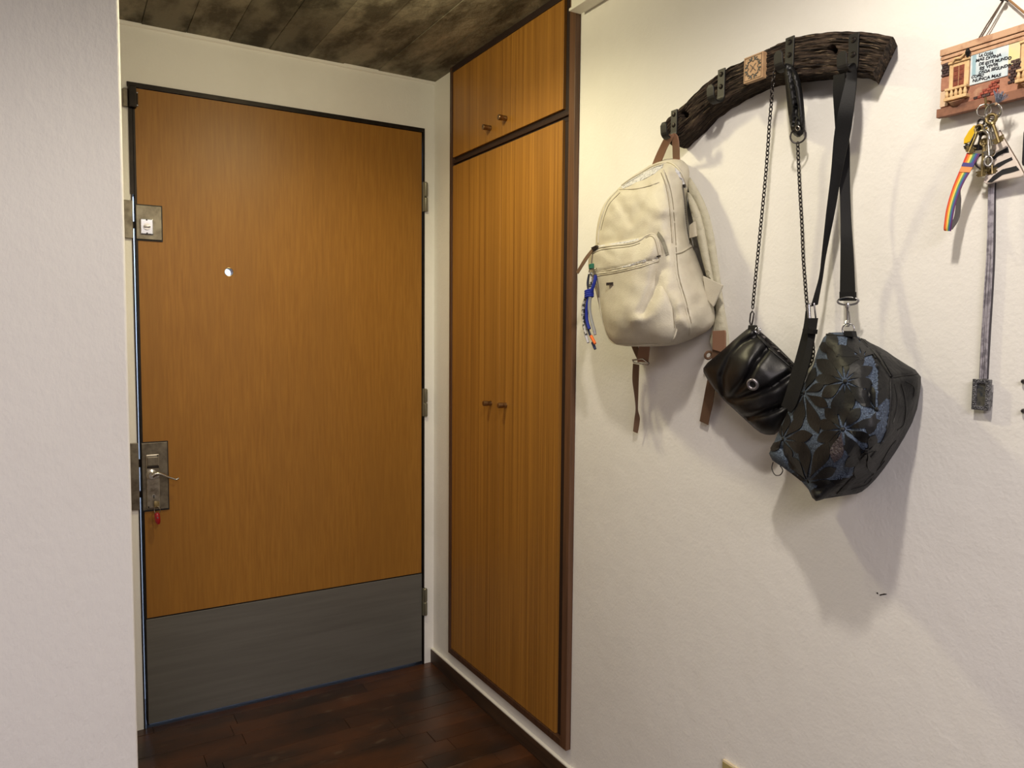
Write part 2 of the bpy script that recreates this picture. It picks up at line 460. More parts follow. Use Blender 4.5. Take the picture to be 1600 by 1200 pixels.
structure('wall_left', bm, PLASTER_L, 40)
FARW = M('far_wall_paint', (.5, .47, .44, 1), .8)
structure('wall_rear', bbox((-3, -3.3, 0), (WX+.2, -3.2, CEIL+.1)), FARW)
structure('wall_far_left', bbox((-3.1, -3.3, 0), (-3, 1.75, CEIL+.1)), FARW)
# corridor behind the entrance door
bm = bmesh.new(); box(bm, (-.6, 3.95, -.05), (2.2, 4.05, 2.5)); box(bm, (-.7, W2, -.05), (-.6, 4.05, 2.5)); box(bm, (2.2, W2, -.05), (2.3, 4.05, 2.5))
box(bm, (-.7, W2, 2.45), (2.3, 4.05, 2.55)); structure('wall_corridor', bm, M('corridor_paint', (.82, .84, .88, 1), .7))
structure('floor_corridor', bbox((-.7, W2-.2, -.08), (2.3, 4.05, -.0125)), M('corridor_tile', rgb(150, 150, 155), .35))
# worn edge where ceiling meets the walls, baseboard, duct
bm = bmesh.new()
n = 40; prev = None
for i in range(n+1):
    x = .02+(WX-.02)*i/n; hgt = .010+.004*noise.noise(Vector((x*6, 0, 8)))
    cur = [bm.verts.new((x, WY, CEIL+.002)), bm.verts.new((x, WY-.009, CEIL+.002)), bm.verts.new((x, WY-.007, CEIL-hgt)), bm.verts.new((x, WY, CEIL-hgt-.003))]
    if prev:
        for j in range(4): bm.faces.new((prev[j], prev[(j+1) % 4], cur[(j+1) % 4], cur[j]))
    prev = cur
bmesh.ops.recalc_face_normals(bm, faces=bm.faces[:])
structure('trim_1', bm, PLASTER)
structure('baseboard_right', bbox((WX-.013, -3.2, 0), (WX, WY, .053), .002), BASEW)
bm = bbox((WX-.012, -3.2, .0525), (WX, WY, .0575), .0015)
structure('trim_2', bm, WHITE)
a = P(912, 21); b = P(899, 17, .05)
t3 = structure('trim_3', bbox((WX-.046, -2.0, 2.156), (WX, 1.690, CEIL), .003), WHITE, 40)
obj('duct_lid', bbox((WX-.050, -2.0, 2.151), (WX-.012, 1.694, 2.158), .0015), WHITE, t3)

# ------------------------------------------------------------------ entrance door
dr = bpy.data.objects.new('door_1', None); COL.objects.link(dr); dr.location = (.68, WY, 0); dr['kind'] = 'structure'
LX0, LX1 = .1965, 1.1695                   # leaf
ZK = .3624                                 # top of kick plate
Y0 = WY+.002; Y1 = WY+.047
def plate_with_hole(x0, x1, z0, z1, y0, y1, hx, hz, hr, n=24):
    bm = bmesh.new()
    o4 = [bm.verts.new((x, y0, z)) for x, z in ((x0, z0), (x1, z0), (x1, z1), (x0, z1))]
    hc = [bm.verts.new((hx+hr*math.cos(2*math.pi*i/n), y0, hz+hr*math.sin(2*math.pi*i/n))) for i in range(n)]
    ed = [bm.edges.new((o4[i], o4[(i+1) % 4])) for i in range(4)]+[bm.edges.new((hc[i], hc[(i+1) % n])) for i in range(n)]
    bmesh.ops.triangle_fill(bm, edges=ed, use_beauty=True, use_dissolve=False)
    for f in [f for f in bm.faces if (f.calc_center_median()-Vector((hx, y0, hz))).length < hr*.98 and all(v in hc for v in f.verts)]: bm.faces.remove(f)
    g = bmesh.ops.extrude_face_region(bm, geom=bm.faces[:])
    for v in g['geom']:
        if isinstance(v, bmesh.types.BMVert): v.co.y = y1
    bmesh.ops.recalc_face_normals(bm, faces=bm.faces[:])
    return bm
ph = D(358, 425)
obj('panel', plate_with_hole(LX0+.006, LX1-.001, ZK-.002, 2.046, Y0, Y1, ph.x, ph.z, .0135), DOORW, dr)
obj('peephole_ring', ring((ph.x, Y0+.001, ph.z), (0, 1, 0), .0140, .0012), BRASS, dr, 40)
obj('edge_strip', bbox((LX0, Y0-.002, .010), (LX0+.007, Y1, 2.048), .001), STEEL_D, dr)
obj('kick_plate', bbox((LX0+.004, Y0-.003, .0130), (LX1, Y1, ZK), .0015), STEEL_K, dr)
obj('joint_strip', bbox((LX0+.006, Y0-.001, ZK), (LX1-.001, Y0+.01, ZK+.004)), STEEL_D, dr)
bm = bmesh.new()
box(bm, (DX0-.006, WY-.004, 2.0475), (DX1+.001, Y1+.02, DZ+.003)); box(bm, (LX1+.0025, WY-.004, .0), (DX1+.001, Y1+.02, 2.0475))
box(bm, (DX0-.004, WY-.004, 1.72), (LX0-.0008, Y1+.03, 2.0475)); box(bm, (DX0-.002, WY-.003, 0), (DX0+.0012, Y1+.1, 1.72)); box(bm, (DX0+.0012, WY-.003, 0), (DX0+.0022, Y1, 1.72))
fr = obj('frame', bm, STEEL_D, dr)
# threshold
obj('threshold', bbox((DX0, WY+.0, -.012), (DX1, W2, .0008)), M('threshold_metal', rgb(96, 96, 104), .3, .8), dr)
# hinges
for (px, y0_, y1_) in ((663.5, 285, 331), (663.5, 607, 650), (663, 918, 960)):
    a = D(px, y0_); b = D(px, y1_); x = 1.1805
    hb = obj('hinge', bbox((DX1-.007, WY-.009, b.z), (DX1+.004, WY+.004, a.z), .001), HINGE, dr)
    zm = (a.z+b.z)/2; r_ = .0078
    for z0, z1, nm in ((zm+.001, a.z, 'hinge_knuckle'), (b.z, zm-.001, 'hinge_knuckle')):
        obj(nm, tube([(x, WY-.009, z0), (x, WY-.009, z0+.002), (x, WY-.009, z1-.004), (x, WY-.009, z1)], [r_*.85, r_, r_, r_*.55], 14), HINGE, hb, 40)
# contact sensor at the top left corner
a = D(190, 141, 0); b = D(197, 168, 0)
cs = obj('contact_sensor', bbox((.1695, WY-.014, 1.983), (.1845, WY, 2.037), .002), PLATE, dr)
obj('sensor_magnet', bbox((.186, WY-.024, 1.982), (.207, WY-.001, 2.046), .002), STEEL_D, cs)
obj('sensor_bracket', bbox((.2085, WY-.006, 1.990), (.2125, WY+.003, 2.030), .001), STEEL_D, cs)
for z in (1.992, 2.030): obj('screw', cyl((.2105, WY-.009, z), (.2105, WY-.005, z), .0022, 10), CHROME, cs)
# upper lock
ul = obj('upper_lock_plate', bbox((.199, WY-.006, 1.583), (.2715, Y0+.001, 1.688), .0012), PLATE, dr)
obj('plate_shadow', bbox((.198, WY-.0015, 1.579), (.2745, Y0+.001, 1.6915)), BLACK, ul)  # black sheet behind the plate, a painted shadow line round its edge
obj('lock_rosette', bbox((.2095, WY-.0115, 1.598), (.2475, WY-.005, 1.647), .003), CHROME, ul)
bm = cyl((.2285, WY-.0118, 1.6225), (.2285, WY-.016, 1.6225), .0105, 20); box(bm, (.2195, WY-.0225, 1.6195), (.2375, WY-.015, 1.6255), .001)
obj('thumb_turn', bm, NICKEL, ul, 40)
for z in (1.602, 1.643): obj('screw', cyl((.2285, WY-.0135, z), (.2285, WY-.011, z), .0022, 10), STEEL_D, ul)
# lower lock
ll = obj('lower_lock_plate', bbox((.199, WY-.006, .722), (.2735, Y0+.001, .939), .0012), PLATE, dr)
obj('plate_shadow', bbox((.198, WY-.0015, .717), (.2765, Y0+.001, .942)), BLACK, ll)  # shadow round this plate, also put in as a black sheet
obj('escutcheon', bbox((.2095, WY-.0105, .727), (.2495, WY-.005, .902), .003), PLATE2, ll)
obj('night_latch', bbox((.2135, WY-.0145, .866), (.246, WY-.009, .894), .002), PLATE, ll)
obj('latch_lip', bbox((.2125, WY-.0155, .858), (.247, WY-.009, .8655), .0012), STEEL_D, ll)
for x_, z_ in ((.2145, .733), (.2445, .8975)): obj('screw', cyl((x_, WY-.0125, z_), (x_, WY-.009, z_), .0024, 10), STEEL_D, ll)
hc = Vector((.2255, WY-.011, .838))
bm = tube([hc, hc+Vector((0, -.004, 0)), hc+Vector((0, -.007, 0)), hc+Vector((0, -.026, 0)), hc+Vector((0, -.031, 0))], [.0165, .0165, .009, .009, .0105], 20)
hd = obj('handle', bm, NICKEL, ll, 40)
obj('handle_rose', cyl((.240, WY-.010, .836), (.240, WY-.013, .836), .0095, 20), NICKEL, ll, 40)
pts = [hc+Vector(v) for v in ((0, -.028, 0), (.010, -.030, .006), (.024, -.031, .004), (.042, -.030, -.006), (.060, -.029, -.014), (.069, -.029, -.018), (.076, -.028, -.014))]
obj('handle_lever', tube([Vector(p) for p in spline([tuple(p) for p in pts], 5)], [.0085-.0055*min(1, i/18) for i in range(31)], 10), NICKEL, hd, 40)
bm = cyl((.2305, WY-.010, .768), (.2305, WY-.0128, .768), .0055, 16); obj('keyhole_ring', bm, NICKEL, ll)
obj('keyhole', bbox((.2292, WY-.0135, .760), (.2318, WY-.0125, .771)), BLACK, ll)
obj('lock_cylinder', cyl((.2365, WY-.010, .744), (.2365, WY-.0175, .744), .0065, 16), BRASS, ll)
# strike plates on the jamb
for z0, z1 in ((1.583, 1.700), (.727, .941)):
    sp = obj('strike_plate', bbox((.1655, WY-.010, z0), (.1895, WY+.004, z1), .0015), PLATE, dr)
    obj('latch_bolt', bbox((.188, WY+.012, z0+.035), (.1985, WY+.026, z0+.055)), STEEL_D, dr)
obj('latch_bolt', bbox((.188, WY+.012, .86), (.1985, WY+.026, .885)), STEEL_D, dr)
obj('door_chip', bbox((.158, WY-.003, 1.375), (.162, WY+.001, 1.46), .001), M('peeled_paint', rgb(206, 186, 128), .7), dr)

# key left in the lower lock, with a red fob
kx, kz = .2365, .744
kt = thing('door_key', 'key in the lower door lock with a translucent red fob hanging from it', 'key', (kx, WY-.02, kz))
bm = cyl((kx, WY-.0178, kz), (kx, WY-.030, kz), .0022, 8); box(bm, (kx-.008, WY-.0335, kz-.010), (kx+.008, WY-.0305, kz+.010), .002)
obj('key_bow', bm, BRASS, kt, 40)
obj('key_ring', ring((kx+.001, WY-.032, kz-.019), (.35, 1, 0), .0125, .0009, sx=.7), NICKEL, kt, 40)
bm = tube([(kx-.001, WY-.033, kz-.027), (kx, WY-.033, kz-.032), (kx+.002, WY-.033, kz-.055), (kx+.004, WY-.033, kz-.064)], [.005, .0085, .0082, .004], 12)
obj('red_fob', bm, RED, kt, 50)
obj('fob_stud', cyl((kx+.001, WY-.040, kz-.041), (kx+.001, WY-.043, kz-.041), .0022, 10), NICKEL, kt)

# ------------------------------------------------------------------ wardrobe
wd_ = thing('wardrobe', 'tall built-in wardrobe with honey veneer doors and dark brown frame beside the entrance door', 'wardrobe', (WX, (YA+YB)/2, ZB))
fx = WX-.016                                # front of the frame
def fp(name, y0, y1, z0, z1, mat=DARKW, x0=fx, x1=WX+.09, bev=.0012): return obj(name, bbox((x0, y0, z0), (x1, y1, z1), bev), mat, wd_)
fp('frame_post', YA+.001, YA+.029, ZB+.001, CEIL-.001, M('post_wood', rgb(104, 72, 50), .45, var=(rgb(80, 54, 37), 1, .4, .65, 6, (90, 90, 3))))
fp('frame_post', YB-.018, YB-.001, ZB+.001, CEIL-.001)
fp('frame_rail', YA+.029, YB-.018, ZB+.001, ZB+.022)
fp('frame_rail', YA+.029, YB-.018, CEIL-.022, CEIL-.001, GAPW)
fp('middle_rail', YA+.029, YB-.018, 1.888, 1.926, GAPW, WX-.004)
obj('rail_bead', bbox((WX-.0105, YA+.030, 1.901), (WX-.002, YB-.019, 1.912), .002), M('bead_wood', rgb(46, 26, 18), .55), wd_)
fp('door_stop', YA+.029, YA+.075, ZB+.022, CEIL-.022, GAPW, WX-.003)
obj('back_panel', bbox((WX+.05, YA+.02, ZB+.01), (WX+.06, YB-.01, CEIL-.002)), GAPW, wd_)
ym = 2.117
for nm, y0, y1, z0, z1, ky, kz in (('upper_door', ym+.001, YB-.019, 1.923, CEIL-.014, 2.187, 1.964), ('upper_door', YA+.063, ym-.001, 1.923, CEIL-.014, 2.086, 1.971),
                                   ('lower_door', ym+.001, YB-.019, ZB+.023, 1.893, 2.172, 1.067), ('lower_door', YA+.063, ym-.001, ZB+.023, 1.893, 2.073, 1.069)):
    d_ = obj(nm, bbox((WX-.012, y0, z0), (WX+.008, y1, z1), .0012), CABW, wd_)
    x0 = WX-.012
    kn = tube([(x0, ky, kz), (x0-.0045, ky, kz), (x0-.005, ky, kz), (x0-.0095, ky, kz), (x0-.010, ky, kz), (x0-.0145, ky, kz), (x0-.015, ky, kz), (x0-.028, ky, kz), (x0-.029, ky, kz)],
              [.0082, .0082, .0074, .0082, .0074, .0084, .0088, .0088, .0076], 20)
    obj('knob', kn, BRONZE, d_, 35)

# ------------------------------------------------------------------ coat rack
rk = thing('coat_rack', 'curved rustic dark wood coat rack with four black iron hooks and a small carved tile', 'coat rack', P(1220, 120, 0))
topp = [(1031.5, 199), (1039, 187), (1056, 171), (1079, 148), (1113, 119), (1137, 104), (1184, 81), (1226, 61.5), (1263, 52), (1307, 47.5), (1354, 49.5), (1391, 56)]
botp = [(1044, 224), (1049, 227), (1063, 214), (1079, 199), (1100, 177), (1126, 159), (1160, 140), (1197, 126), (1262, 118), (1307, 114), (1339, 116), (1361, 119)]
holes = [(1069, 180, 5.0), (1300, 78, 6.3)]
RD = .050
def build_rack():
    NL, NW = 240, 36
    def resample(pts, n):
        s = spline([(x, y) for x, y in pts], 24); s = np.array(s); l = np.concatenate([[0], np.cumsum(np.linalg.norm(np.diff(s, axis=0), axis=1))])
        t = np.linspace(0, l[-1], n); return np.stack([np.interp(t, l, s[:, i]) for i in (0, 1)], 1)
    T, B = resample(topp, NL), resample(botp, NL)
    bm = bmesh.new(); fr = []; bk = []; uvl = bm.loops.layers.uv.new('UVMap'); UVV = {}
    for i in range(NL):
        row = []; rb = []
        for j in range(NW):
            v = j/(NW-1); q = T[i]*(1-v)+B[i]*v
            p = P(q[0], q[1], RD)
            e = min(v, 1-v)*2
            edge = -.007*max(0, 1-e*4)**2; flat = 1154 < q[0] < 1212 and 74 < q[1] < 136
            s = i*.0028
            g = -.001+.0032*noise.noise(Vector((s*14, v*9, 0)))+.0040*noise.noise(Vector((s*22, v*22, 5)))+.0022*noise.noise(Vector((s*50, v*48, 9)))
            if flat: g = min(g, -.0005)-.0005
            p.x -= g+edge
            jz = .0022*noise.noise(Vector((s*40, v*2, 7)))*(1 if j in (0, 1, NW-1, NW-2) else .3)
            p.z += jz
            for hx, hy, hr in holes:
                dd = math.hypot(q[0]-hx, q[1]-hy)
                if dd < hr*1.2: p.x += .034*min(1, max(0, (hr*1.2-dd)/(hr*.3)))
            row.append(bm.verts.new(p)); UVV[row[-1]] = (i*.0085, v*.62)
            rb.append(p.copy())
        fr.append(row)
        sh = .020*max(0, (i-(NL-26))/26)**2
        bk.append([bm.verts.new((WX-.001, rb[0].y+sh, rb[0].z)), bm.verts.new((WX-.001, rb[-1].y+sh, rb[-1].z))]); UVV[bk[-1][0]] = (i*.0085, -.5); UVV[bk[-1][1]] = (i*.0085, 1.12)
    NS = 5
    sides = []
    for i in range(NL):
        col = []
        for s_, idx in ((0, 0), (1, -1)):
            a = fr[i][idx].co; b = bk[i][s_].co; mid = []
            for k_ in range(1, NS):
                q = a.lerp(b, k_/NS); q.z += .0025*noise.noise(Vector((i*.11, k_*1.7, s_*5)))
                mid.append(bm.verts.new(q)); UVV[mid[-1]] = (i*.0085, -.1*k_ if s_ == 0 else .62+.1*k_)
            col.append([fr[i][idx]]+mid+[bk[i][s_]])
        sides.append(col)
    for i in range(NL-1):
        for j in range(NW-1): bm.faces.new((fr[i][j], fr[i+1][j], fr[i+1][j+1], fr[i][j+1]))
        for s_ in (0, 1):
            for k_ in range(NS): bm.faces.new((sides[i][s_][k_], sides[i+1][s_][k_], sides[i+1][s_][k_+1], sides[i][s_][k_+1]))
        bm.faces.new((bk[i][0], bk[i+1][0], bk[i+1][1], bk[i][1]))
    for i in (0, NL-1):
        loop = fr[i][:]+sides[i][1][1:]+sides[i][0][::-1][:-1]
        bm.faces.new(loop)
    for f in bm.faces:
        for l in f.loops: l[uvl].uv = UVV[l.vert] if len(f.verts) < 9 else (l.vert.co.x*9, l.vert.co.z*6)
    bmesh.ops.recalc_face_normals(bm, faces=bm.faces[:])
    return bm
bm = build_rack(); RS = Surf(bm)
obj('beam', bm, WOODR, rk, 35)
def hook(pl, pr, ptop, pbot, r=.0165, lip=.012):
    c0 = P((pl+pr)/2, ptop, RD+.003); c1 = P((pl+pr)/2, pbot, RD+.003)
    hw = .0095; y = (c0.y+c1.y)/2; d0 = RD+.0005; th = .0035
    prof = [(d0, c0.z), (d0, c1.z+r)]
    for i in range(1, 13):
        a = math.pi*i/12; prof.append((d0+r-math.cos(a)*r, c1.z+r-math.sin(a)*r))
    prof.append((d0+2*r+.001, c1.z+r+lip))
    bm = bmesh.new(); rows = []
    for i, (d, z) in enumerate(prof):
        a = prof[max(i-1, 0)]; b = prof[min(i+1, len(prof)-1)]
        t = Vector((b[0]-a[0], b[1]-a[1])).normalized(); nx, nz = -t.y*-1, t.x*-1
        # normal pointing to the inside of the curl
        nx, nz = (-t.y, t.x); nx, nz = (nx*th, nz*th)
        rows.append([bm.verts.new((WX-d, y-hw, z)), bm.verts.new((WX-d, y+hw, z)), bm.verts.new((WX-d-nx, y+hw, z+nz)), bm.verts.new((WX-d-nx, y-hw, z+nz))])
    for a, b in zip(rows, rows[1:]):
        for j in range(4): bm.faces.new((a[j], a[(j+1) % 4], b[(j+1) % 4], b[j]))
    # rounded lip
    last = rows[-1]
    q = [v.co.copy() for v in last]; up = Vector((0, 0, .006))
    cap = [bm.verts.new(q[i].lerp(q[1-i] if i < 2 else q[5-i], .28)+up) for i in range(4)]
    for j in range(4): bm.faces.new((last[j], last[(j+1) % 4], cap[(j+1) % 4], cap[j]))
    bm.faces.new(cap); bm.faces.new(rows[0][::-1])
    bmesh.ops.recalc_face_normals(bm, faces=bm.faces[:])
    bmesh.ops.bevel(bm, geom=[e for e in bm.edges if e.is_manifold and e.calc_face_angle(0) > 1.2], offset=.0005, segments=1, affect='EDGES')
    h = obj('hook', bm, HOOKM, rk)
    for f in (.15, .5):
        z = c0.z+(c1.z-c0.z)*f
        if z < c1.z+r+.004: z = c1.z+r+.004
        bm = tube([(WX-d0-th+.0005, y, z), (WX-d0-th-.0012, y, z), (WX-d0-th-.0020, y, z)], [.0052, .0048, .003], 14)
        obj('screw', bm, STEEL_D, h, 40)
        obj('screw_slot', bbox((WX-d0-th-.0024, y-.0035, z-.0006), (WX-d0-th-.0019, y+.0035, z+.0006)), BLACK, h)
    return y, c1.z+r*.15, d0+r
H1 = hook(1048.5, 1057.5, 172, 219)
H2 = hook(1121, 1132.5, 108, 163)
H3 = hook(1227, 1240, 58, 114)
H4 = hook(1325.5, 1341, 53, 118)
# carved tile
tp = [(1161.5, 92), (1191.5, 79.5), (1192, 119.5), (1162.5, 131.5)]
A, B_, C_, D_ = [P(x, y, RD+.0085) for x, y in tp]
ty0, ty1 = (A.y+D_.y)/2, (B_.y+C_.y)/2; tz1 = (A.z+B_.z)/2; tz0 = (C_.z+D_.z)/2
tl = obj('tile', bbox((WX-RD-.0085, ty1, tz0), (WX-RD+.004, ty0, tz1), .001), TILE, rk)
bm = bmesh.new(); tx = WX-RD-.0087; e = .0026
for a, b in (((ty1+e, tz0+e), (ty0-e, tz0+e+.0009)), ((ty1+e, tz1-e-.0009), (ty0-e, tz1-e)), ((ty1+e, tz0+e), (ty1+e+.0009, tz1-e)), ((ty0-e-.0009, tz0+e), (ty0-e, tz1-e))):
    box(bm, (tx-.0006, a[0], a[1]), (tx+.0005, b[0], b[1]))
obj('tile_border', bm, TILEL, tl)
cy, cz = (ty0+ty1)/2, (tz0+tz1)/2
bm = bmesh.new(); hw_, hh_ = (ty0-ty1)/2*.80, (tz1-tz0)/2*.80
for q in range(4):
    for mir in (1, -1):
        a0 = math.pi/4+q*math.pi/2
        pts = []
        for i in range(15):
            t = i/14; an = a0+mir*(.62-.55*t); rr = 1.05-.25*math.sin(t*3)
            cur = (math.cos(an)*rr, math.sin(an)*rr)
            if t > .6:
                u = (t-.6)/.4*5; cur = (math.cos(a0+mir*.2)*.93+.14*math.cos(u*mir+a0), math.sin(a0+mir*.2)*.93+.14*math.sin(u*mir+a0))
            pts.append((tx-.0003, cy-cur[0]*hw_, cz+cur[1]*hh_))
        tube(pts[:9], .0011, 5, False, bm); tube(pts[9:], .0010, 5, False, bm)
    a0 = q*math.pi/2
    tube([(tx-.0003, cy-math.cos(a0)*hw_*r_-math.sin(a0)*hw_*o_, cz+math.sin(a0)*hh_*r_-math.cos(a0)*hh_*o_) for r_, o_ in ((.95, .12), (.75, .22), (.6, 0), (.75, -.22), (.95, -.12))], .0008, 5, False, bm)
    a0 += math.pi/4
    tube([(tx-.0003, cy-math.cos(a0)*hw_*r_, cz+math.sin(a0)*hh_*r_) for r_ in (.18, .32, .5)], .0007, 5, False, bm)
ring((tx-.0003, cy, cz), (1, 0, 0), hw_*.1, .0006, 10, 5, bm=bm)
obj('tile_scrollwork', bm, TILED, tl)

# ------------------------------------------------------------------ backpack
bp = thing('backpack', 'cream pebbled leather backpack with brown handle hanging from the leftmost rack hook', 'backpack', P(1010, 541, .02))
out = [(964, 296, .075), (985, 277, .055), (1003, 266, .04), (1022, 254, .032), (1040, 248, .028), (1060, 247, .026), (1073, 255, .022), (1078, 268, .02), (1075, 290, .02), (1073, 315, .02), (1075, 345, .02),
       (1081, 380, .02), (1090, 405, .02), (1100, 432, .02), (1110, 460, .02), (1117, 485, .02), (1117, 506, .025), (1102, 520, .04), (1081, 530, .065), (1060, 538, .095), (1040, 541, .11), (1000, 542, .115),
       (970, 540, .112), (952, 534, .108), (943, 512, .10), (936, 480, .095), (932, 440, .09), (930, 400, .088), (931, 365, .085), (935, 340, .082), (945, 315, .08)]
inn = [(975, 330, .098), (1010, 320, .104), (1034, 300, .094), (1034, 270, .076), (1000, 284, .076), (985, 390, .112), (1030, 390, .114), (1046, 340, .10), (1052, 390, .106), (1056, 430, .112), (1067, 468, .116), (1076, 512, .112),
       (1000, 460, .125), (1000, 520, .125), (1050, 500, .128), (1063, 300, .05), (1064, 360, .056), (1055, 330, .088), (1059, 380, .092), (1062, 425, .100), (1074, 465, .102), (1083, 505, .100), (1076, 420, .066), (1094, 470, .064), (1098, 500, .056)]
bm = relief(out, inn, .006, 4, .012, 4, grooves=[([(1037, 264), (1049, 316), (1053, 380), (1057, 428), (1069, 468), (1079, 512)], 2.5, .004), ([(975, 300), (1005, 296), (1034, 284)], 3, .003), ([(965, 315), (985, 345), (1000, 330)], 8, .006), ([(1066, 480), (1072, 490)], 4, .004)], amp=.005, nscale=.06)
BS = Surf(bm)
obj('body', bm, CREAM, bp, 60)
def piping(surf, pts, parent, r=.0022, mat=CREAM, name='piping', off=.0006): return obj(name, tube(surf.path(pts, off), r, 7), mat, parent, 60)
SEAMC = M('seam_shadow', rgb(140, 131, 110), .8)
def seamline(surf, pts, parent, dx=3.2): return obj('seam_line', tube(surf.path([(x+dx, y) for x, y in pts], .0003), .0009, 5), SEAMC, parent, 60)
seamline(BS, [(1036, 270), (1043, 290), (1048, 316), (1051, 350), (1053, 380), (1057, 428), (1068, 468), (1077, 505)], bp)
seamline(BS, [(1036, 270), (1043, 290), (1048, 316), (1051, 350), (1053, 380)], bp, -3)
seamline(BS, [(966, 301), (950, 318), (942, 337), (936, 360)], bp, 3)
seamline(BS, [(1055, 398), (1066, 395), (1079, 387)], bp, 0)
piping(BS, [(1036, 266), (1043, 290), (1048, 316), (1051, 350), (1053, 380), (1057, 428), (1068, 468), (1077, 505), (1078, 522)], bp)
piping(BS, [(966, 297), (950, 315), (942, 335), (936, 360), (935, 380)], bp)
piping(BS, [(968, 296), (1000, 294), (1030, 285)], bp, .0012)
piping(BS, [(1030, 259), (1046, 254), (1060, 262), (1070, 282), (1072, 296)], bp, .0018)
piping(BS, [(1055, 396), (1066, 393), (1080, 385)], bp, .0016)
obj('flap_edge', tube(BS.path([(972, 290), (985, 280.5), (1003, 270), (1020, 260), (1036, 255), (1048, 255), (1058, 262), (1066, 274), (1071, 290)], .0016), .0022, 7), CREAM, bp, 60)
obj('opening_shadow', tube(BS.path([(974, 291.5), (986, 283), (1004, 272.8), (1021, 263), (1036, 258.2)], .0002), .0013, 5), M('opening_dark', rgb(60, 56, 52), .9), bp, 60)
# open main zip: lining and teeth
ln = BS.patch([(970, 293), (985, 282), (1003, 272), (1020, 262), (1036, 257), (1035, 262), (1022, 272), (1005, 281), (985, 290), (974, 295)], .0012, 5)
if ln: obj('zip_lining', ln, LINING, bp)
ln = BS.patch([(1054, 262), (1062, 268), (1069, 280), (1072, 295), (1068, 291), (1062, 279), (1055, 268)], .0012, 4)
if ln: obj('zip_lining', ln, LINING, bp)
zp = [(1066, 292), (1068, 310), (1070, 335), (1073, 360), (1077, 380)]
zb = obj('zip_tape', BS.band(zp, .0045), M('zip_tape', rgb(150, 145, 132), .7), bp)
bm = bmesh.new()
pth = BS.path(zp, .0016, 9)
for p in pth: bmesh.ops.create_cube(bm, size=.0022, matrix=Matrix.Translation(p))
obj('zip_teeth', bm, ZIPM, zb, kind='stuff')
for x, y in ((966, 294), (1067, 291)):
    p, nn = BS.hit(x, y, .002)
    if p: obj('zip_slider', bbox(p-Vector((.003, .005, .0035)), p+Vector((.002, .005, .0035)), .001), GUN, bp)
# front pocket
po = [(919, 396, .105), (925, 388, .108), (940, 382, .115), (960, 378, .118), (985, 373, .12), (998, 370, .121), (1008, 364, .121), (1020, 361, .121), (1029, 368, .121), (1034, 386, .121), (1036, 402, .122), (1041, 436, .124), (1056, 476, .126), (1060, 512, .126), (1054, 535, .125), (1032, 541, .122), (980, 542, .118), (953, 536, .112), (941, 508, .106), (933, 460, .104), (919, 424, .102)]
pi_ = [(985, 400, .138), (1018, 385, .134), (945, 410, .122), (985, 450, .148), (960, 500, .140), (1020, 505, .148), (1035, 470, .142), (1000, 525, .138)]
bm = relief(po, pi_, .075, 3.6, .015, 4, grooves=[([(1034, 415), (1022, 450), (1005, 488)], 9, .012), ([(928, 427), (960, 421), (1000, 412), (1034, 402)], 2.2, .005), ([(990, 500), (1010, 495)], 8, -.005), ([(945, 392), (955, 400)], 6, .004)], amp=.004, nscale=.045)
PS = Surf(bm)
pk = obj('front_pocket', bm, CREAM, bp, 60)
piping(PS, [(921, 398), (935, 388), (960, 384), (985, 381), (1000, 376), (1010, 369), (1020, 366), (1027, 373), (1031, 390), (1033, 402), (1038, 436), (1053, 476), (1057, 512), (1051, 532)], pk)
piping(PS, [(1028, 538), (980, 539), (955, 533), (943, 506), (936, 465)], pk, .0015)
piping(PS, [(922, 431), (935, 428), (960, 424), (1000, 415), (1030, 405)], pk, .0014)
piping(PS, [(940, 424), (970, 418), (1005, 409)], pk, .0010)
ln = PS.patch([(934, 384.5), (960, 380.5), (985, 376), (998, 373), (997, 376), (985, 379), (960, 384), (936, 387.5)], .0012, 4)
if ln: obj('pocket_lining', ln, LINING, pk)
ln = PS.patch([(955, 421), (990, 411), (1008, 405), (1026, 400), (1028, 404), (1008, 409), (985, 416)], .0013, 4)
if ln: obj('pocket_lining', ln, LINING, pk)
zb = obj('zip_tape', BS.band([(1028, 364), (1035, 374), (1040, 388), (1043, 399)], .007), M('zip_tape_grey', rgb(128, 124, 112), .7), bp)
zb = obj('zip_tape', PS.band([(1026, 401), (1033, 399)], .003), GUN, pk)
pl, pn = PS.hit(954.5, 443.5, .0028)
lg = obj('logo_plate', bbox(pl-Vector((.0008, .0125, .0034)), pl+Vector((.0008, .0125, .0034)), .0004), M('plate_metal', rgb(96, 88, 88), .35, .8), pk)
bm = bmesh.new()
for i, yy in enumerate((-.0098, -.0058, -.0018, .0022, .0062, .0098)):
    q = pl+Vector((-.0012, -yy, 0))
    s_ = 1 if i % 2 else -1
    tube([q+Vector((0, .0014, .0022*s_)), q+Vector((0, 0, -.0002)), q+Vector((0, -.0014, .0022))], .0004, 5, False, bm)
    if i % 2: tube([q+Vector((0, .0014, -.0022)), q+Vector((0, -.0014, -.0022))], .0004, 5, False, bm)
obj('logo_letters', bm, M('letter_dark', rgb(34, 30, 32), .5), lg)
seamline(PS, [(1010, 372), (1018, 369), (1024, 375), (1028, 391), (1030, 402), (1034, 430)], pk, -1)
seamline(PS, [(1033, 402), (1038, 436), (1053, 476), (1057, 512)], pk, -3.4)
seamline(PS, [(925, 397), (940, 390.5), (960, 388), (985, 385), (1000, 380)], pk, 0)
seamline(PS, [(922, 434), (935, 431), (960, 427), (1000, 418), (1030, 408)], pk, 0)
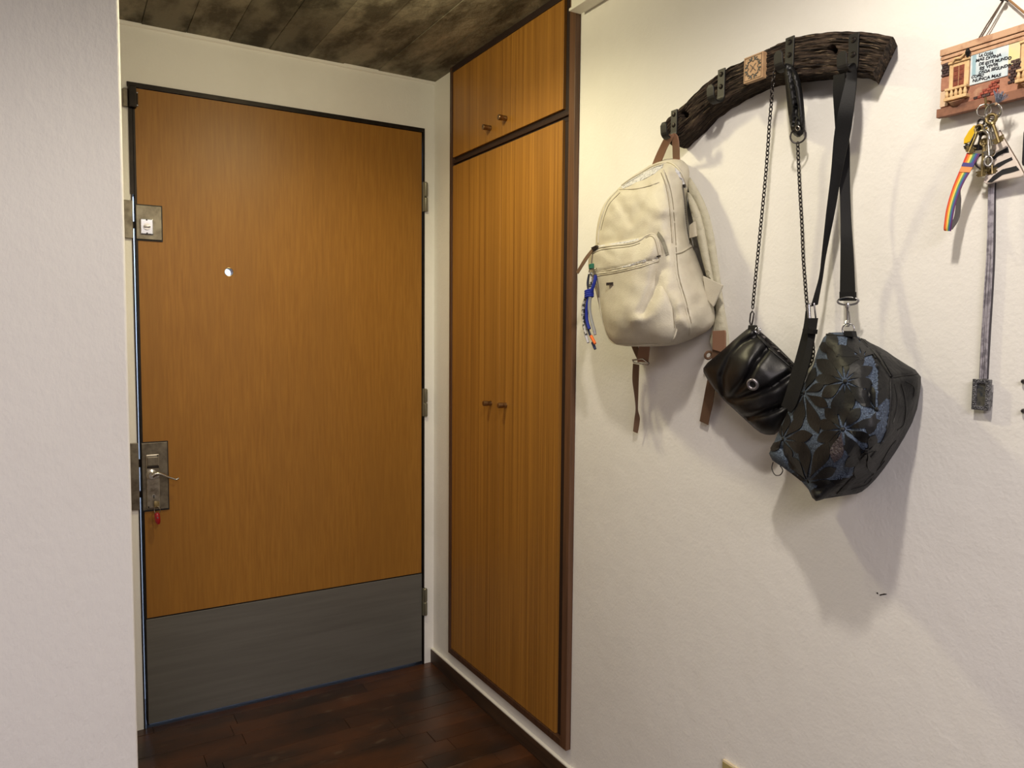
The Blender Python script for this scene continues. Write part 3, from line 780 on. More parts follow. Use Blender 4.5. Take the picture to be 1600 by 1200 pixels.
# zip pulls on the left
obj('zip_pull', strip([((924, 389, .125), (927, 391, .125)), ((913, 403, .13), (917, 406, .13)), ((900, 425, .132), (903, 428, .132))], .0015), WEB, bp)
obj('zip_slider', slab([(923, 387), (931, 383), (934, 387), (926, 392)], .128, .006, bev=.0008), GUN, bp)
# carrying handle over the hook, shoulder straps, tabs and webbing
hd0 = RD+.020
obj('handle', strip([((1018, 259, .035), (1031, 255, .033)), ((1024, 244, .045), (1036, 243, .045)), ((1031, 229, .058), (1042, 229, .058)), ((1038, 216, hd0), (1050, 216, hd0)), ((1045, 211, hd0), (1053, 208, hd0)), ((1049, 216, .066), (1058, 214, .066)), ((1050.5, 229, .055), (1060, 229, .055)), ((1051, 245, .035), (1060.5, 245, .033)), ((1052, 251, .030), (1061, 251, .028))], .0035), TAN, bp, 50)
def lobe(poly, inner, bulge=.008, back=.003, mat=CREAM2, name='shoulder_strap', gr=(), amp=.003): return obj(name, relief(poly, inner, back, 4, bulge, 5, grooves=gr, amp=amp, nscale=.12, smooth=1), mat, bp, 60)
lobe([(1076, 274, .012), (1084, 285, .012), (1091, 297, .012), (1102, 318, .012), (1111, 345, .012), (1117, 375, .012), (1121, 402, .012), (1125, 432, .012), (1129, 462, .012), (1134, 492, .010), (1139, 522, .008), (1140, 546, .008), (1131, 552, .012), (1115, 548, .014), (1107, 530, .014), (1115, 508, .014), (1120, 480, .014), (1113, 440, .016), (1107, 402, .018), (1101, 368, .018), (1092, 336, .018), (1082, 310, .018), (1075, 298, .018)], [], gr=[([(1082, 300), (1094, 296)], 3, .004), ([(1094, 332), (1106, 328)], 3, .003), ([(1100, 355), (1112, 350)], 3, .003), ([(1106, 385), (1118, 380)], 3, .003)])
lobe([(1073, 300, .034), (1078, 301, .034), (1088, 318, .034), (1096, 338, .034), (1103, 369, .034), (1108, 400, .034), (1113, 428, .034), (1117, 446, .032), (1106, 440, .036), (1096, 402, .04), (1090, 375, .04), (1083, 345, .04), (1077, 322, .04)], [], back=.012, gr=[([(1080, 312), (1088, 308)], 3, .004), ([(1083, 342), (1096, 336)], 3, .003), ([(1088, 362), (1101, 357)], 3, .003)])
obj('side_loop', strip([((1077, 352, .045), (1077, 372, .045)), ((1085, 346, .05), (1087, 369, .05)), ((1087, 347, .03), (1089, 366, .03))], .003), CREAM, bp, 50)
obj('strap_gusset', slab([(1098, 431), (1129, 446), (1114, 479), (1103, 466)], .046, .004, bev=.001), CREAM, bp)
obj('strap_tab', slab([(1113, 517), (1132, 516), (1133, 520), (1132.5, 552), (1113, 546)], .034, .004, bev=.001), TAN, bp)
obj('webbing', strip([((1113, 545, .030), (1133, 550, .030)), ((1111, 570, .026), (1126, 575, .026)), ((1105, 594, .022), (1117, 606, .022)), ((1100, 620, .020), (1113, 632, .020)), ((1096, 642, .016), (1109, 648, .016)), ((1093, 658, .012), (1106, 664, .012))], .002), WEB, bp)
obj('webbing_keeper', ring(P(1107, 555, .024), (.3, 1, .3), .008, .003, 14, 6), WEB, bp, 50)
obj('webbing', strip([((986, 540, .055), (996, 540, .055)), ((991, 552, .05), (999, 556, .05)), ((996, 562, .045), (1002, 565, .045))], .002), WEB, bp)
obj('webbing', strip([((999, 538, .062), (1015, 538, .058)), ((996, 556, .055), (1013, 556, .050)), ((996, 566, .050), (1012, 566, .046))], .0025), TAN, bp)
bk = bmesh.new()
q = [P(988.5, 562.5, .05), P(1005, 561, .05), P(1014, 568, .046), P(1012, 570.5, .046), P(990, 566, .05)]
tube([q[0], q[1], q[2]], .0022, 8, False, bk); tube([q[0], q[4], q[3], q[2]], .0018, 8, False, bk)
obj('buckle', bk, CHROME, bp, 50)
obj('webbing', strip([((989, 568, .046), (998, 570, .046)), ((988, 593, .036), (997, 598, .034)), ((991, 617, .03), (996.5, 618, .026)), ((993, 638, .026), (996, 640, .022)), ((991, 656, .022), (999, 655, .016)), ((989, 674, .02), (995.5, 677, .014))], .002), WEB, bp)

# tassel charm clipped to the pocket zip
tc_ = thing('tassel_charm', 'blue and white cord tassel charm hanging from the left of the backpack pocket', 'charm', P(920, 470, .115))
CB = M('blue_cord', rgb(24, 44, 150), .7, bump=(500, .5, .001)); CWc = M('white_cord', rgb(196, 194, 188), .7, var=(rgb(44, 44, 46), 130, .5, .58, 1), bump=(500, .5, .001)); CGc = M('grey_cord', rgb(150, 152, 152), .7, bump=(500, .5, .001)); CNv = M('navy_cord', rgb(28, 32, 56), .7)
def cord(pts, r, mat, nm='cord'):
    return obj(nm, tube([P(*p) for p in spline(pts, 5)], r, 7), mat, tc_, 60)
cord([(921, 428, .122), (918.5, 440, .125), (919, 450, .126), (921, 458, .126)], .003, CNv)
cord([(924, 426, .124), (923, 440, .128), (922.5, 456, .128)], .0038, CWc)
cord([(931, 430, .126), (929, 440, .128), (926, 450, .129), (922, 460, .129)], .0042, CB)
cord([(917, 462, .128), (912, 476, .128), (911, 492, .127), (913, 510, .126), (916, 524, .125)], .0042, CWc)
cord([(920, 464, .130), (917, 480, .130), (917, 500, .129), (921, 514, .128)], .0042, CB)
cord([(922, 464, .130), (921, 482, .131), (924, 500, .130), (929, 518, .129)], .0042, CGc)
cord([(915, 464, .125), (913, 490, .124), (919, 515, .124), (924, 528, .124)], .003, CNv)
def tip(a, b, col, nm='cord_tip'): obj(nm, cyl(P(*a), P(*b), .0040, 10, .0034), M(nm+'_mat', col, .5), tc_, 50)
tip((915, 523, .125), (919, 535.5, .125), rgb(190, 190, 198)); tip((927.5, 512, .129), (930, 523, .129), rgb(150, 148, 158))
tip((923.5, 525, .130), (930, 537, .130), rgb(232, 112, 46)); tip((926, 535, .124), (930, 545.5, .124), rgb(26, 40, 84))
kb = bmesh.new()
for i in range(4): ring(P(920.5, 454.5+i*3.0, .128), (.0, .25, 1), .0098, .0031, 16, 7, sx=1, sy=.85, upv=Vector((1, 0, 0)), bm=kb)
obj('cord_wrap', kb, CB, tc_, 60)
kb = bmesh.new()
for i in range(3): ring(P(925, 414+i*2.4, .124), (.0, .2, 1), .0060, .0022, 14, 6, upv=Vector((1, 0, 0)), bm=kb)
obj('green_bead', kb, M('green_cord', rgb(32, 108, 82), .6), tc_, 60)
obj('clip_ring', ring(P(925, 425, .127), (1, .4, 0), .0085, .0013, 16, 6), NICKEL, tc_, 60)
obj('clip_ring', ring(P(932, 424, .127), (1, .9, .2), .007, .0013, 16, 6), NICKEL, tc_, 60)

# ------------------------------------------------------------------ black quilted clutch
cl = thing('quilted_clutch', 'small black quilted leather clutch on a dark metal chain with a round metal grommet', 'handbag', P(1175, 640, .01))
co = [(1171, 511, .058), (1150, 528, .060), (1125, 551, .062), (1099, 572, .062), (1099, 584, .062), (1123, 618, .060), (1160, 652, .056), (1185, 675, .050), (1198, 680, .046), (1214, 679, .040), (1230, 655, .034), (1244, 625, .030), (1250, 590, .030), (1246, 573, .030), (1225, 551, .034), (1207, 534, .040), (1186, 516, .048), (1178, 511, .054)]
ci = [(1160, 560, .082), (1180, 590, .080), (1200, 620, .064), (1140, 590, .080), (1210, 575, .056), (1195, 655, .060)]
seams = [[(1180, 526), (1160, 537), (1140, 558), (1128, 588), (1132, 622)], [(1198, 545), (1180, 567), (1165, 595), (1142, 622)], [(1150, 624), (1180, 615), (1205, 605), (1240, 580)], [(1160, 655), (1190, 647), (1215, 638), (1235, 630)]]
bm = relief(co, ci, .016, 3.2, .013, 6, grooves=[(s, 5.0, .0095) for s in seams]+[([(1182, 517), (1210, 545), (1240, 575)], 2.5, .006)], amp=.002, nscale=.05, smooth=1)
CS = Surf(bm)
obj('body', bm, CLUTCH, cl, 60)
obj('zip', CS.band([(1182, 517), (1196, 529), (1212, 545), (1228, 560), (1238, 571)], .004, .0015), GUN, cl)
piping(CS, [(1176, 516), (1190, 532), (1205, 548), (1225, 565), (1236, 575)], cl, .0016, CLUTCH)
gp, gn = CS.hit(1177, 600, .0015)
gm = ring(gp+gn*.001, gn, .0092, .0032, 26, 8); obj('grommet', gm, M('grommet_metal', rgb(150, 146, 150), .35, .8), cl, 60)
obj('grommet_hole', cyl(gp-gn*.002, gp+gn*.0006, .0068, 20), BLACK, cl)
obj('zip_puller', ring(P(1184, 516, .060), (1, .6, 0), .005, .0014, 14, 6), CHROME, cl, 60)
# swivel clip and the two runs of chain
cb = bmesh.new()
tube([P(1174, 511, .056), P(1171.5, 502, .057), P(1173, 490, .057), P(1175.5, 486, .057), P(1178, 490, .057), P(1176, 502, .057), P(1174, 511, .056)], .0016, 7, False, cb)
obj('swivel_clip', cb, GUN, cl, 60)
obj('clip_tab', slab([(1169, 508), (1179, 508), (1180, 516), (1168, 515)], .062, .008, bev=.001), CLUTCH, cl)
lk = bmesh.new()
for k_ in range(16):
    pass
lk = tube([(math.cos(a)*.0036, 0, math.sin(a)*.0052) for a in [2*math.pi*i/12 for i in range(12)]], .00115, 5, True, lk)
lme = bpy.data.meshes.new('chain_link'); lk.to_mesh(lme); lk.free(); lme.materials.append(GUN)
for p in lme.polygons: p.use_smooth = True
def chain(pts):
    p3 = [P(*p) for p in spline(pts, 14)]
    L = [0]
    for a, b in zip(p3, p3[1:]): L.append(L[-1]+(b-a).length)
    pitch = .0079; s = 0; idx = 0; base = world_loc(cl)
    while s < L[-1]:
        i = max(j for j in range(len(L)) if L[j] <= s+1e-9); i = min(i, len(p3)-2)
        t = (s-L[i])/max(L[i+1]-L[i], 1e-9); c = p3[i].lerp(p3[i+1], t); z = (p3[i+1]-p3[i]).normalized()
        # curb chain: links lean by turns
        a = math.radians(38 if idx % 2 else -38) + math.pi/2*0.6
        u = z.cross(Vector((1, 0, 0))).normalized(); v = z.cross(u)
        x = u*math.cos(a)+v*math.sin(a); y = z.cross(x)
        m = Matrix((x, y, z)).transposed().to_4x4(); m.translation = c-base
        o = bpy.data.objects.new('chain_link', lme); COL.objects.link(o); o.parent = cl; o.matrix_local = m
        s += pitch; idx += 1
hy, hz, hd_ = H3
chain([(1212, 108, .070), (1209, 120, .072), (1207, 135, .07), (1205, 163, .066), (1202, 197, .06), (1200, 227, .056), (1196, 278, .058), (1190, 340, .058), (1184, 400, .058), (1179, 450, .058), (1176, 482, .057)])
chain([(1246.5, 226, .040), (1248, 260, .036), (1250, 300, .034), (1253, 350, .033), (1255, 400, .032), (1258, 440, .032), (1261, 475, .030), (1266, 515, .030), (1271, 550, .032), (1264, 572, .034), (1250, 580, .034)])
padb = relief([(1224, 98, .075), (1236, 100, .068), (1249, 117, .060), (1255, 150, .052), (1258, 186, .046), (1257, 207, .044), (1248, 216, .044), (1239, 210, .046), (1235, 200, .050), (1231, 173, .056), (1227, 132, .066)], [], .012, 3.5, .010, 5, grooves=[([(1233, 104), (1241, 140), (1244, 165), (1240, 205)], 2.5, .006), ([(1244, 165), (1251, 205)], 2, .005)], amp=0, smooth=1)
PD = Surf(padb)
obj('shoulder_pad', padb, PADL, cl, 60)
e_, en = PD.hit(1247, 200, .001)
if e_: obj('eyelet', ring(e_, en, .0042, .0013, 16, 6), NICKEL, cl, 60)
obj('pad_ring', ring(P(1247, 212, .046), (.85, .5, 0), .0135, .0016, 24, 7), GUN, cl, 60)

# ------------------------------------------------------------------ leaf bag
lb = thing('leaf_bag', 'large black and blue bag with leaf shaped leather cutouts hanging from the rightmost rack hook', 'handbag', P(1310, 770, .02))
lo_ = [(1290, 520, .085), (1310, 519, .075), (1329, 520, .06), (1350, 531, .05), (1380, 545, .035), (1404, 562, .025), (1439, 583, .015), (1439, 606, .014), (1431, 650, .014), (1407, 695, .02), (1374, 743, .03), (1350, 767, .045), (1335, 773, .06), (1302, 774, .10), (1284, 781, .125), (1272, 784, .13), (1260, 758, .115), (1230, 735, .10), (1199, 714, .085), (1209, 692, .08), (1227, 650, .075), (1248, 614, .07), (1270, 575, .072), (1276, 550, .078)]
li = [(1310, 560, .115), (1340, 560, .11), (1365, 575, .10), (1390, 592, .088), (1390, 626, .105), (1384, 670, .115), (1365, 705, .12), (1320, 650, .15), (1290, 610, .135), (1330, 610, .14), (1280, 680, .14), (1250, 690, .122), (1300, 730, .145), (1340, 720, .135), (1410, 620, .055), (1405, 660, .06), (1420, 600, .045), (1385, 560, .06)]
front_poly = [(1280, 515), (1329, 516), (1350, 534), (1372, 558), (1391, 588), (1390, 626), (1384, 674), (1368, 706), (1335, 740), (1300, 776), (1270, 790), (1190, 720), (1220, 640), (1262, 570)]
leaf_zone = [(1280, 515), (1330, 516), (1358, 545), (1372, 580), (1372, 610), (1392, 628), (1380, 690), (1352, 700), (1330, 745), (1290, 752), (1262, 770), (1190, 720), (1220, 640), (1262, 570)]
def reg(x, y): return 0 if inside(x, y, leaf_zone) else 1
bm = relief(lo_, li, lambda x: .004+.052*min(1, max(0, (1345-x)/70)), 3.6, .016, 6, grooves=[([(1352, 534), (1372, 556), (1391, 588)], 2.5, .008), ([(1391, 592), (1390, 626), (1384, 674), (1366, 706), (1335, 742), (1304, 774)], 2.2, .005), ([(1392, 590), (1438, 584)], 2, .004),
     ([(1366, 575), (1358, 612), (1362, 640)], 7, .010), ([(1330, 670), (1345, 690), (1340, 715)], 8, .010), ([(1222, 700), (1245, 735), (1262, 752)], 5, .010), ([(1280, 765), (1300, 750), (1320, 735)], 6, .008)], amp=.006, nscale=.045, smooth=1, region=reg)
LS = Surf(bm)
obj('body', bm, [DENIM, LEATHS], lb, 60)
def leaf_poly(cx, cy, ang, ln_, wd2, tip_=.5, start=.06):
    a = math.radians(ang); ux, uy = math.cos(a), -math.sin(a); vx, vy = -uy, ux; L_ = []; R_ = []
    for i in range(9):
        t = i/8; w_ = wd2*math.sin(math.pi*t**1.5) if 0 < t < 1 else 0
        s = (start+(1-start)*t)*ln_
        L_.append((cx+ux*s+vx*w_, cy+uy*s+vy*w_))
        if 0 < i < 8: R_.append((cx+ux*s-vx*w_, cy+uy*s-vy*w_))
    return L_+R_[::-1]
fl5 = [
 (1321, 596, [(28, 50, 11), (58, 56, 12), (84, 66, 13), (112, 70, 14), (142, 60, 14), (174, 50, 11), (214, 46, 12), (254, 60, 14), (284, 48, 11), (318, 54, 13), (354, 46, 11)]),
 (1257, 614, [(22, 36, 8), (66, 46, 9), (104, 40, 8), (176, 20, 5), (226, 42, 9), (258, 56, 12), (290, 72, 12), (330, 46, 10)]),
 (1317, 671, [(128, 46, 11), (164, 44, 11), (204, 46, 12), (84, 50, 12), (50, 46, 11), (14, 64, 9), (340, 52, 10), (256, 56, 13, 'c'), (298, 60, 14), (230, 50, 8)]),
 (1310, 556, [(112, 40, 12), (146, 38, 10)]),
 (1224, 686, [(8, 50, 12), (46, 50, 10), (80, 44, 9), (112, 34, 7), (332, 46, 11), (226, 28, 8), (290, 38, 9)]),
 (1263, 752, [(96, 66, 12), (62, 74, 15), (128, 54, 11), (26, 52, 10), (352, 44, 9), (160, 34, 8)]),
 (1346, 562, [(80, 38, 10), (44, 34, 9), (118, 46, 12), (156, 52, 11), (190, 40, 8)]),
 (1354, 704, [(250, 50, 12), (215, 44, 11), (288, 40, 9), (62, 30, 9), (20, 28, 8), (170, 40, 10)]),
 (1370, 640, [(110, 46, 10), (150, 34, 8), (70, 40, 9), (250, 44, 10)]),
]
for cx, cy, lv in fl5:
    for l_ in lv:
        poly = leaf_poly(cx, cy, l_[0], l_[1]*.94, l_[2]*.80, start=.10)
        poly = [p for p in poly if inside(p[0], p[1], [(a[0], a[1]) for a in lo_])]
        if len(poly) < 6: continue
        b_ = LS.patch(poly, .0014+random.uniform(0, .0006), 6)
        if b_ is None: continue
        obj('leaf', b_, CROC if len(l_) > 3 else LEAFB, lb, 30, label='textured purple-grey embossed leaf' if len(l_) > 3 else None)
    p, nn = LS.hit(cx, cy, .0016)
    if p: obj('leaf_centre', tube([p-nn*.001, p, p+nn*.0008], [.004, .0035, .002], 10), LEAFB, lb, 40)
# dark zip binding and panel seams
obj('zip_binding', LS.band([(1348, 531), (1360, 545), (1374, 562), (1384, 577), (1391, 589)], .0085, .0022), BLACK, lb)
for s in ([(1391, 592), (1391, 626), (1385, 672), (1368, 704), (1338, 738), (1308, 771)], [(1392, 590), (1412, 587), (1436, 584)]):
    obj('seam', tube(LS.path(s, .0004), .0012, 6), BLACK, lb, 60)
for s in ([(1398, 600), (1402, 630), (1396, 660)], [(1408, 600), (1415, 630), (1412, 662), (1402, 672)], [(1376, 725), (1390, 700), (1400, 688)], [(1350, 755), (1370, 735), (1382, 720)], [(1340, 728), (1350, 712), (1362, 706), (1368, 698)], [(1330, 748), (1340, 740), (1346, 730)], [(1415, 596), (1428, 605), (1426, 625)], [(1352, 690), (1366, 700)], [(1330, 765), (1352, 758), (1362, 748)]):
    pth = LS.path(s, .0003)
    if len(pth) > 3: obj('embossed_line', tube(pth, .0009, 5), BLACK, lb, 60)
piping(LS, [(1292, 523), (1310, 525), (1335, 527), (1352, 540), (1368, 560)], lb, .0016, LEATHS)
# hanging thread loop and ring tabs
obj('thread_loop', tube([P(*p) for p in spline([(1208, 722, .086), (1206, 732, .088), (1211, 742, .09), (1219, 742, .09), (1223, 735, .092), (1219, 728, .086)], 5)], .0009, 6), BLACK, lb, 60)
obj('ring_tab', slab([(1318, 517), (1331, 517), (1333, 527), (1318, 526)], .088, .012, bev=.001), LEATHS, lb)
obj('ring', ring(P(1325.5, 514, .074), (.9, .4, 0), .0095, .0013, 22, 7), CHROME, lb, 60)
# strap: over the hook, left run to the adjuster, right run to the swivel clip
obj('strap', strip([((1302, 118, .074), (1320, 112, .074)), ((1301.5, 147, .074), (1319, 140, .070)), ((1303.5, 180, .066), (1316, 180, .060)), ((1306, 215, .054), (1326, 215, .044)), ((1311, 280, .046), (1327, 280, .036)), ((1313, 340, .044), (1329, 340, .034)), ((1313, 400, .046), (1333, 400, .040)), ((1312, 467, .052), (1336, 467, .046))], .002), STRAPB, lb, 50)
obj('strap_end', strip([((1311.5, 456, .0535), (1335.8, 456, .0475)), ((1311.5, 470, .0535), (1336.2, 470, .0475))], .004), STRAPB, lb)
obj('strap', strip([((1307, 110, .082), (1322, 108, .078)), ((1318, 102, .078), (1333, 98, .070)), ((1324, 108, .072), (1337.5, 106, .062)), ((1320, 130, .080), (1337.5, 130, .070)), ((1310, 173, .086), (1333, 173, .074)), ((1303, 213, .080), (1327, 213, .068)), ((1298, 272, .072), (1313, 278, .060)), ((1291, 330, .064), (1303, 334, .056)), ((1284, 395, .058), (1290, 398, .050)), ((1280, 430, .056), (1285, 432, .050)), ((1273, 457, .058), (1280.5, 457, .054)), ((1266.5, 479, .060), (1277, 476, .056))], .002), STRAPB, lb, 50)
ab = bmesh.new()
q = [P(1264, 474, .062), P(1272, 474, .060), P(1275, 499, .060), P(1265, 499, .062)]
tube(q, .0018, 8, True, ab); tube([P(1263.5, 476, .064), P(1265, 499, .064)], .0032, 8, False, ab)
obj('adjuster', ab, CHROME, lb, 50)
obj('strap', strip([((1258.5, 486, .062), (1264, 492, .062)), ((1255, 512, .066), (1262, 514, .066)), ((1246, 548, .072), (1260, 552, .072)), ((1237, 580, .080), (1252, 588, .080)), ((1228, 612, .088), (1244, 618, .088)), ((1220.5, 634, .092), (1234, 641, .092))], .002), STRAPB, lb, 50)
obj('strap', strip([((1261, 497, .070), (1277, 497, .066)), ((1263, 514, .072), (1274.5, 514, .068)), ((1261, 535, .076), (1270, 540, .074)), ((1255, 560, .082), (1265, 566, .082)), ((1246, 590, .090), (1256, 596, .090)), ((1236, 625, .098), (1245, 630, .098)), ((1230, 642, .10), (1236, 645, .10))], .0025), STRAPB, lb, 50)
obj('strap_keeper', strip([((1254, 514, .078), (1254, 521, .078)), ((1262, 514, .079), (1262, 521, .079)), ((1271, 515, .078), (1270, 522, .078))], .012), STRAPB, lb)
sb = bmesh.new()
ring(P(1325, 470.5, .050), (.9, .35, 0), .0165, .0016, 26, 7, sx=1.05, sy=.40, bm=sb)
tube([P(1324.5, 474, .052), P(1324.5, 480, .053), P(1324.5, 482, .053), P(1324.5, 500, .054)], [.004, .004, .0026, .0026], 10, False, sb)
tube([P(*p) for p in spline([(1324.5, 498, .054), (1322, 503, .056), (1323, 509, .060), (1327, 508, .062), (1328, 500, .060), (1327, 490, .058), (1325, 486, .056)], 4)], .0014, 7, False, sb)
obj('swivel_clip', sb, CHROME, lb, 50)

# ------------------------------------------------------------------ key holder plaque
A = P(1472, 77, .018); PY0 = .705; PY1 = .505; PZ0, PZ1 = 1.6465, 1.748
kp = thing('key_holder', 'terracotta key holder plaque with house facade, balconies and handwritten sign hung by a rope', 'key holder', (WX, (PY0+PY1)/2, PZ0))
TERRA = M('terracotta', rgb(176, 126, 100), .7, var=(rgb(138, 88, 70), 40, .4, .7), var2=(rgb(222, 180, 144), 40, .55, .8), bump=(150, .4, .002))
SAND = M('sand_paint', rgb(218, 188, 140), .7, var=(rgb(190, 150, 104), 60, .45, .7), bump=(200, .4, .001))
CORN = M('cornice_paint', rgb(198, 160, 128), .7, var=(rgb(150, 104, 78), 40, .5, .7), bump=(160, .4, .001))
SHUT = M('shutter_brown', rgb(132, 66, 44), .6, var=(rgb(100, 44, 30), 90, .45, .6))
BRICKD = M('brick_dark', rgb(74, 54, 52), .8, rnd=.35); BRICKR = M('brick_red', rgb(150, 74, 58), .8, rnd=.3); MORT = M('mortar_dark', rgb(40, 32, 32), .9)
SIGN = M('sign_white', rgb(214, 222, 226), .7, var=(rgb(190, 208, 216), 50, .4, .6)); SIGNY = M('sign_yellow', rgb(226, 214, 150), .7, var=(rgb(214, 206, 166), 40, .4, .6)); SIGNB = M('sign_blue', rgb(150, 182, 194), .7)
INK = M('ink', rgb(26, 30, 42), .6)
kx0 = WX-.016
def kb_(name, y0, y1, z0, z1, h, mat, parent=kp, bev=.0008, base=kx0): return obj(name, bbox((base-h, y0, z0), (base+.004, y1, z1), bev), mat, parent)
obj('board', bbox((kx0, PY1, PZ0), (WX-.002, PY0, PZ1), .002), TERRA, kp)
kb_('base_ledge', PY1, PY0+.003, PZ0-.002, PZ0+.0115, .005, M('ledge', rgb(140, 96, 74), .7, var=(rgb(96, 62, 48), 40, .45, .7), bump=(160, .4, .001)))
for z0, z1, h in ((PZ1-.009, PZ1+.001, .006), (PZ1-.015, PZ1-.010, .0042), (PZ1-.021, PZ1-.016, .0026)): kb_('cornice', PY1, PY0+.001, z0, z1, h, CORN)
def wy(px, py): q = P(px, py, .018); return q.y, q.z
# sign panel with the text
y0, z1 = wy(1517, 88); y1, z0 = wy(1571, 122)
sg = kb_('sign_panel', .606, .6605, 1.6825, 1.729, .0016, SIGN)
kb_('sign_patch', .5905, .6065, 1.697, 1.729, .0014, SIGNY, bev=.0004)
kb_('sign_patch', .6520, .6575, 1.697, 1.7265, .0019, SIGNB, sg, .0003)
def text(body, pxl, pyl, pxr, pyr, hgt, parent):
    fc = bpy.data.curves.new('t', 'FONT'); fc.body = body; fc.size = 1; fc.extrude = .02; fc.offset = .028
    o = bpy.data.objects.new('t', fc); COL.objects.link(o)
    bpy.context.view_layer.update()
    me = bpy.data.meshes.new_from_object(o.evaluated_get(bpy.context.evaluated_depsgraph_get()))
    bpy.data.objects.remove(o)
    bm = bmesh.new(); bm.from_mesh(me); bpy.data.meshes.remove(me)
    xs_ = [v.co.x for v in bm.verts]; ys_ = [v.co.y for v in bm.verts]
    x0, x1, yy0, yy1 = min(xs_), max(xs_), min(ys_), max(ys_)
    a = P(pxl, pyl, .018); b = P(pxr, pyr, .018)
    for v in bm.verts:
        t = (v.co.x-x0)/(x1-x0); q = a.lerp(b, t)
        h = (v.co.y-yy0)/(yy1-yy0)
        wob = .0005*math.sin(t*17+len(body))
        v.co = Vector((kx0-.0018-(v.co.z+.02)*.012, q.y-h*.0006, q.z+h*hgt+wob))
    return obj('lettering', bm, INK, parent)
for t_, a in (('LA COSA', (1529.5, 89.5, 1552, 85, .0046)), ('MAS DIVINA', (1524.5, 97, 1564.5, 88, .0046)), ('DE ESTE MUNDO', (1529.5, 103, 1580, 92, .0045)), ('ES VIVIR', (1530.5, 109.5, 1560, 102, .0045)), ('CADA SEGUNDO', (1529, 116, 1579.5, 104, .0045)), ('COMO', (1517.5, 122.5, 1537, 119, .0042)), ('NUNCA MAS', (1519.5, 128.5, 1563.5, 119, .0045))):
    text(t_, *a, sg)
# house windows with balcony
for yc in (.677, .574):
    wn = kb_('window_surround', yc-.0150, yc+.0150, 1.6840, 1.7270, .0022, SAND)
    kb_('pediment', yc-.0165, yc+.0165, 1.7225, 1.7260, .0045, SAND, wn)
    for s_ in (-1, 1):
        sh = kb_('shutter', yc+(.0004 if s_ > 0 else -.0082), yc+(.0082 if s_ > 0 else -.0004), 1.6865, 1.7175, .0030, SHUT, wn, .0004)
        for k_ in range(4): kb_('shutter', yc+(.002 if s_ > 0 else -.0067), yc+(.0067 if s_ > 0 else -.002), 1.6885+k_*.0072, 1.6930+k_*.0072, .0036, SHUT, wn, .0003)
    obj('ornament', tube([(kx0-.004, yc+.010, 1.7225), (kx0-.0065, yc+.004, 1.7285), (kx0-.0065, yc-.004, 1.7270), (kx0-.005, yc-.010, 1.7325)], [.001, .0022, .0022, .001], 8), SAND, wn, 50)
    bl = kb_('balcony', yc-.0172, yc+.0172, 1.6655, 1.6705, .011, SAND)
    kb_('balcony_rail', yc-.0168, yc+.0168, 1.6810, 1.6848, .010, SAND, bl)
    for k_ in range(5):
        by = yc-.0138+k_*.0069
        obj('baluster', tube([(kx0-.0075, by, 1.6703), (kx0-.0075, by, 1.6720), (kx0-.0075, by, 1.6755), (kx0-.0075, by, 1.6790), (kx0-.0075, by, 1.6812)], [.0016, .0026, .0031, .0018, .0020], 8), SAND, bl, 60)
    obj('bracket', tube([(kx0+.002, yc, 1.6585), (kx0-.001, yc, 1.6610), (kx0-.003, yc, 1.6657)], [.005, .009, .012], 10), CORN, bl, 50)
def bricks(y0, y1, z0, z1, mats, keep):
    j = 0; z = z0
    while z < z1:
        y = y0-(j % 2)*.003
        while y > y1:
            if keep(y-.0026, z): kb_('brick', y-.0053, y, z-.0017, z+.0017, .0018+random.uniform(0, .0012), random.choice(mats), kp, .0003)
            y -= .0061
        z += .0041; j += 1
kb_('mortar', .6925, .7045, 1.7075, 1.7275, .0008, MORT, bev=.0002)
bricks(.7045, .6935, 1.7095, 1.727, [BRICKD], lambda y, z: y > .6915)
bricks(.659, .622, 1.6535, 1.680, [BRICKR, BRICKR, BRICKD], lambda y, z: (.6605-y) > (z-1.6535)*1.35-.001 and y > .619)
bricks(.605, .586, 1.672, 1.7015, [BRICKD], lambda y, z: abs(y-.5985+(z-1.686)*.35) < .0075)
# stone blocks at the left corner
kb_('stone', .692, .7045, 1.6855, 1.7060, .0022, TERRA); kb_('stone', .692, .7045, 1.6605, 1.6845, .0026, M('pale_stone', rgb(214, 186, 158), .7, bump=(160, .4, .001)))
kb_('stone', .6925, .7045, 1.7285, 1.7315, .0016, SAND)
# rope and nail
n0 = P(1568, -1, .012)
nl = thing('nail', 'small nail in the wall holding up the key holder rope', 'nail', n0)
obj('shank', tube([(WX+.004, n0.y, n0.z), (WX-.014, n0.y, n0.z), (WX-.0145, n0.y, n0.z), (WX-.016, n0.y, n0.z)], [.0011, .0011, .0035, .0035], 10), GUN, nl, 40)
JUTE = M('jute_rope', rgb(148, 112, 76), .85, bump=(500, .8, .001)); STRG = M('grey_string', rgb(96, 82, 72), .85)
ra = P(1520, 76, .010)
obj('rope', tube([n0+Vector((.004, .001, .003)), n0.lerp(ra, .5)+Vector((0, .002, -.001)), ra, Vector((kx0-.004, ra.y+.001, PZ1-.012))], .0011, 7), STRG, kp, 60)
obj('rope', tube([n0+Vector((.003, -.001, .003)), n0.lerp(ra, .5)+Vector((0, -.002, -.001)), ra+Vector((0, -.003, 0))], .0011, 7), STRG, kp, 60)
obj('rope_knot', tube([Vector((kx0-.0045, ra.y+.002, PZ1-.010)), Vector((kx0-.007, ra.y, PZ1-.016)), Vector((kx0-.005, ra.y+.001, PZ1-.022))], [.002, .004, .0016], 8), BLACK, kp, 60)
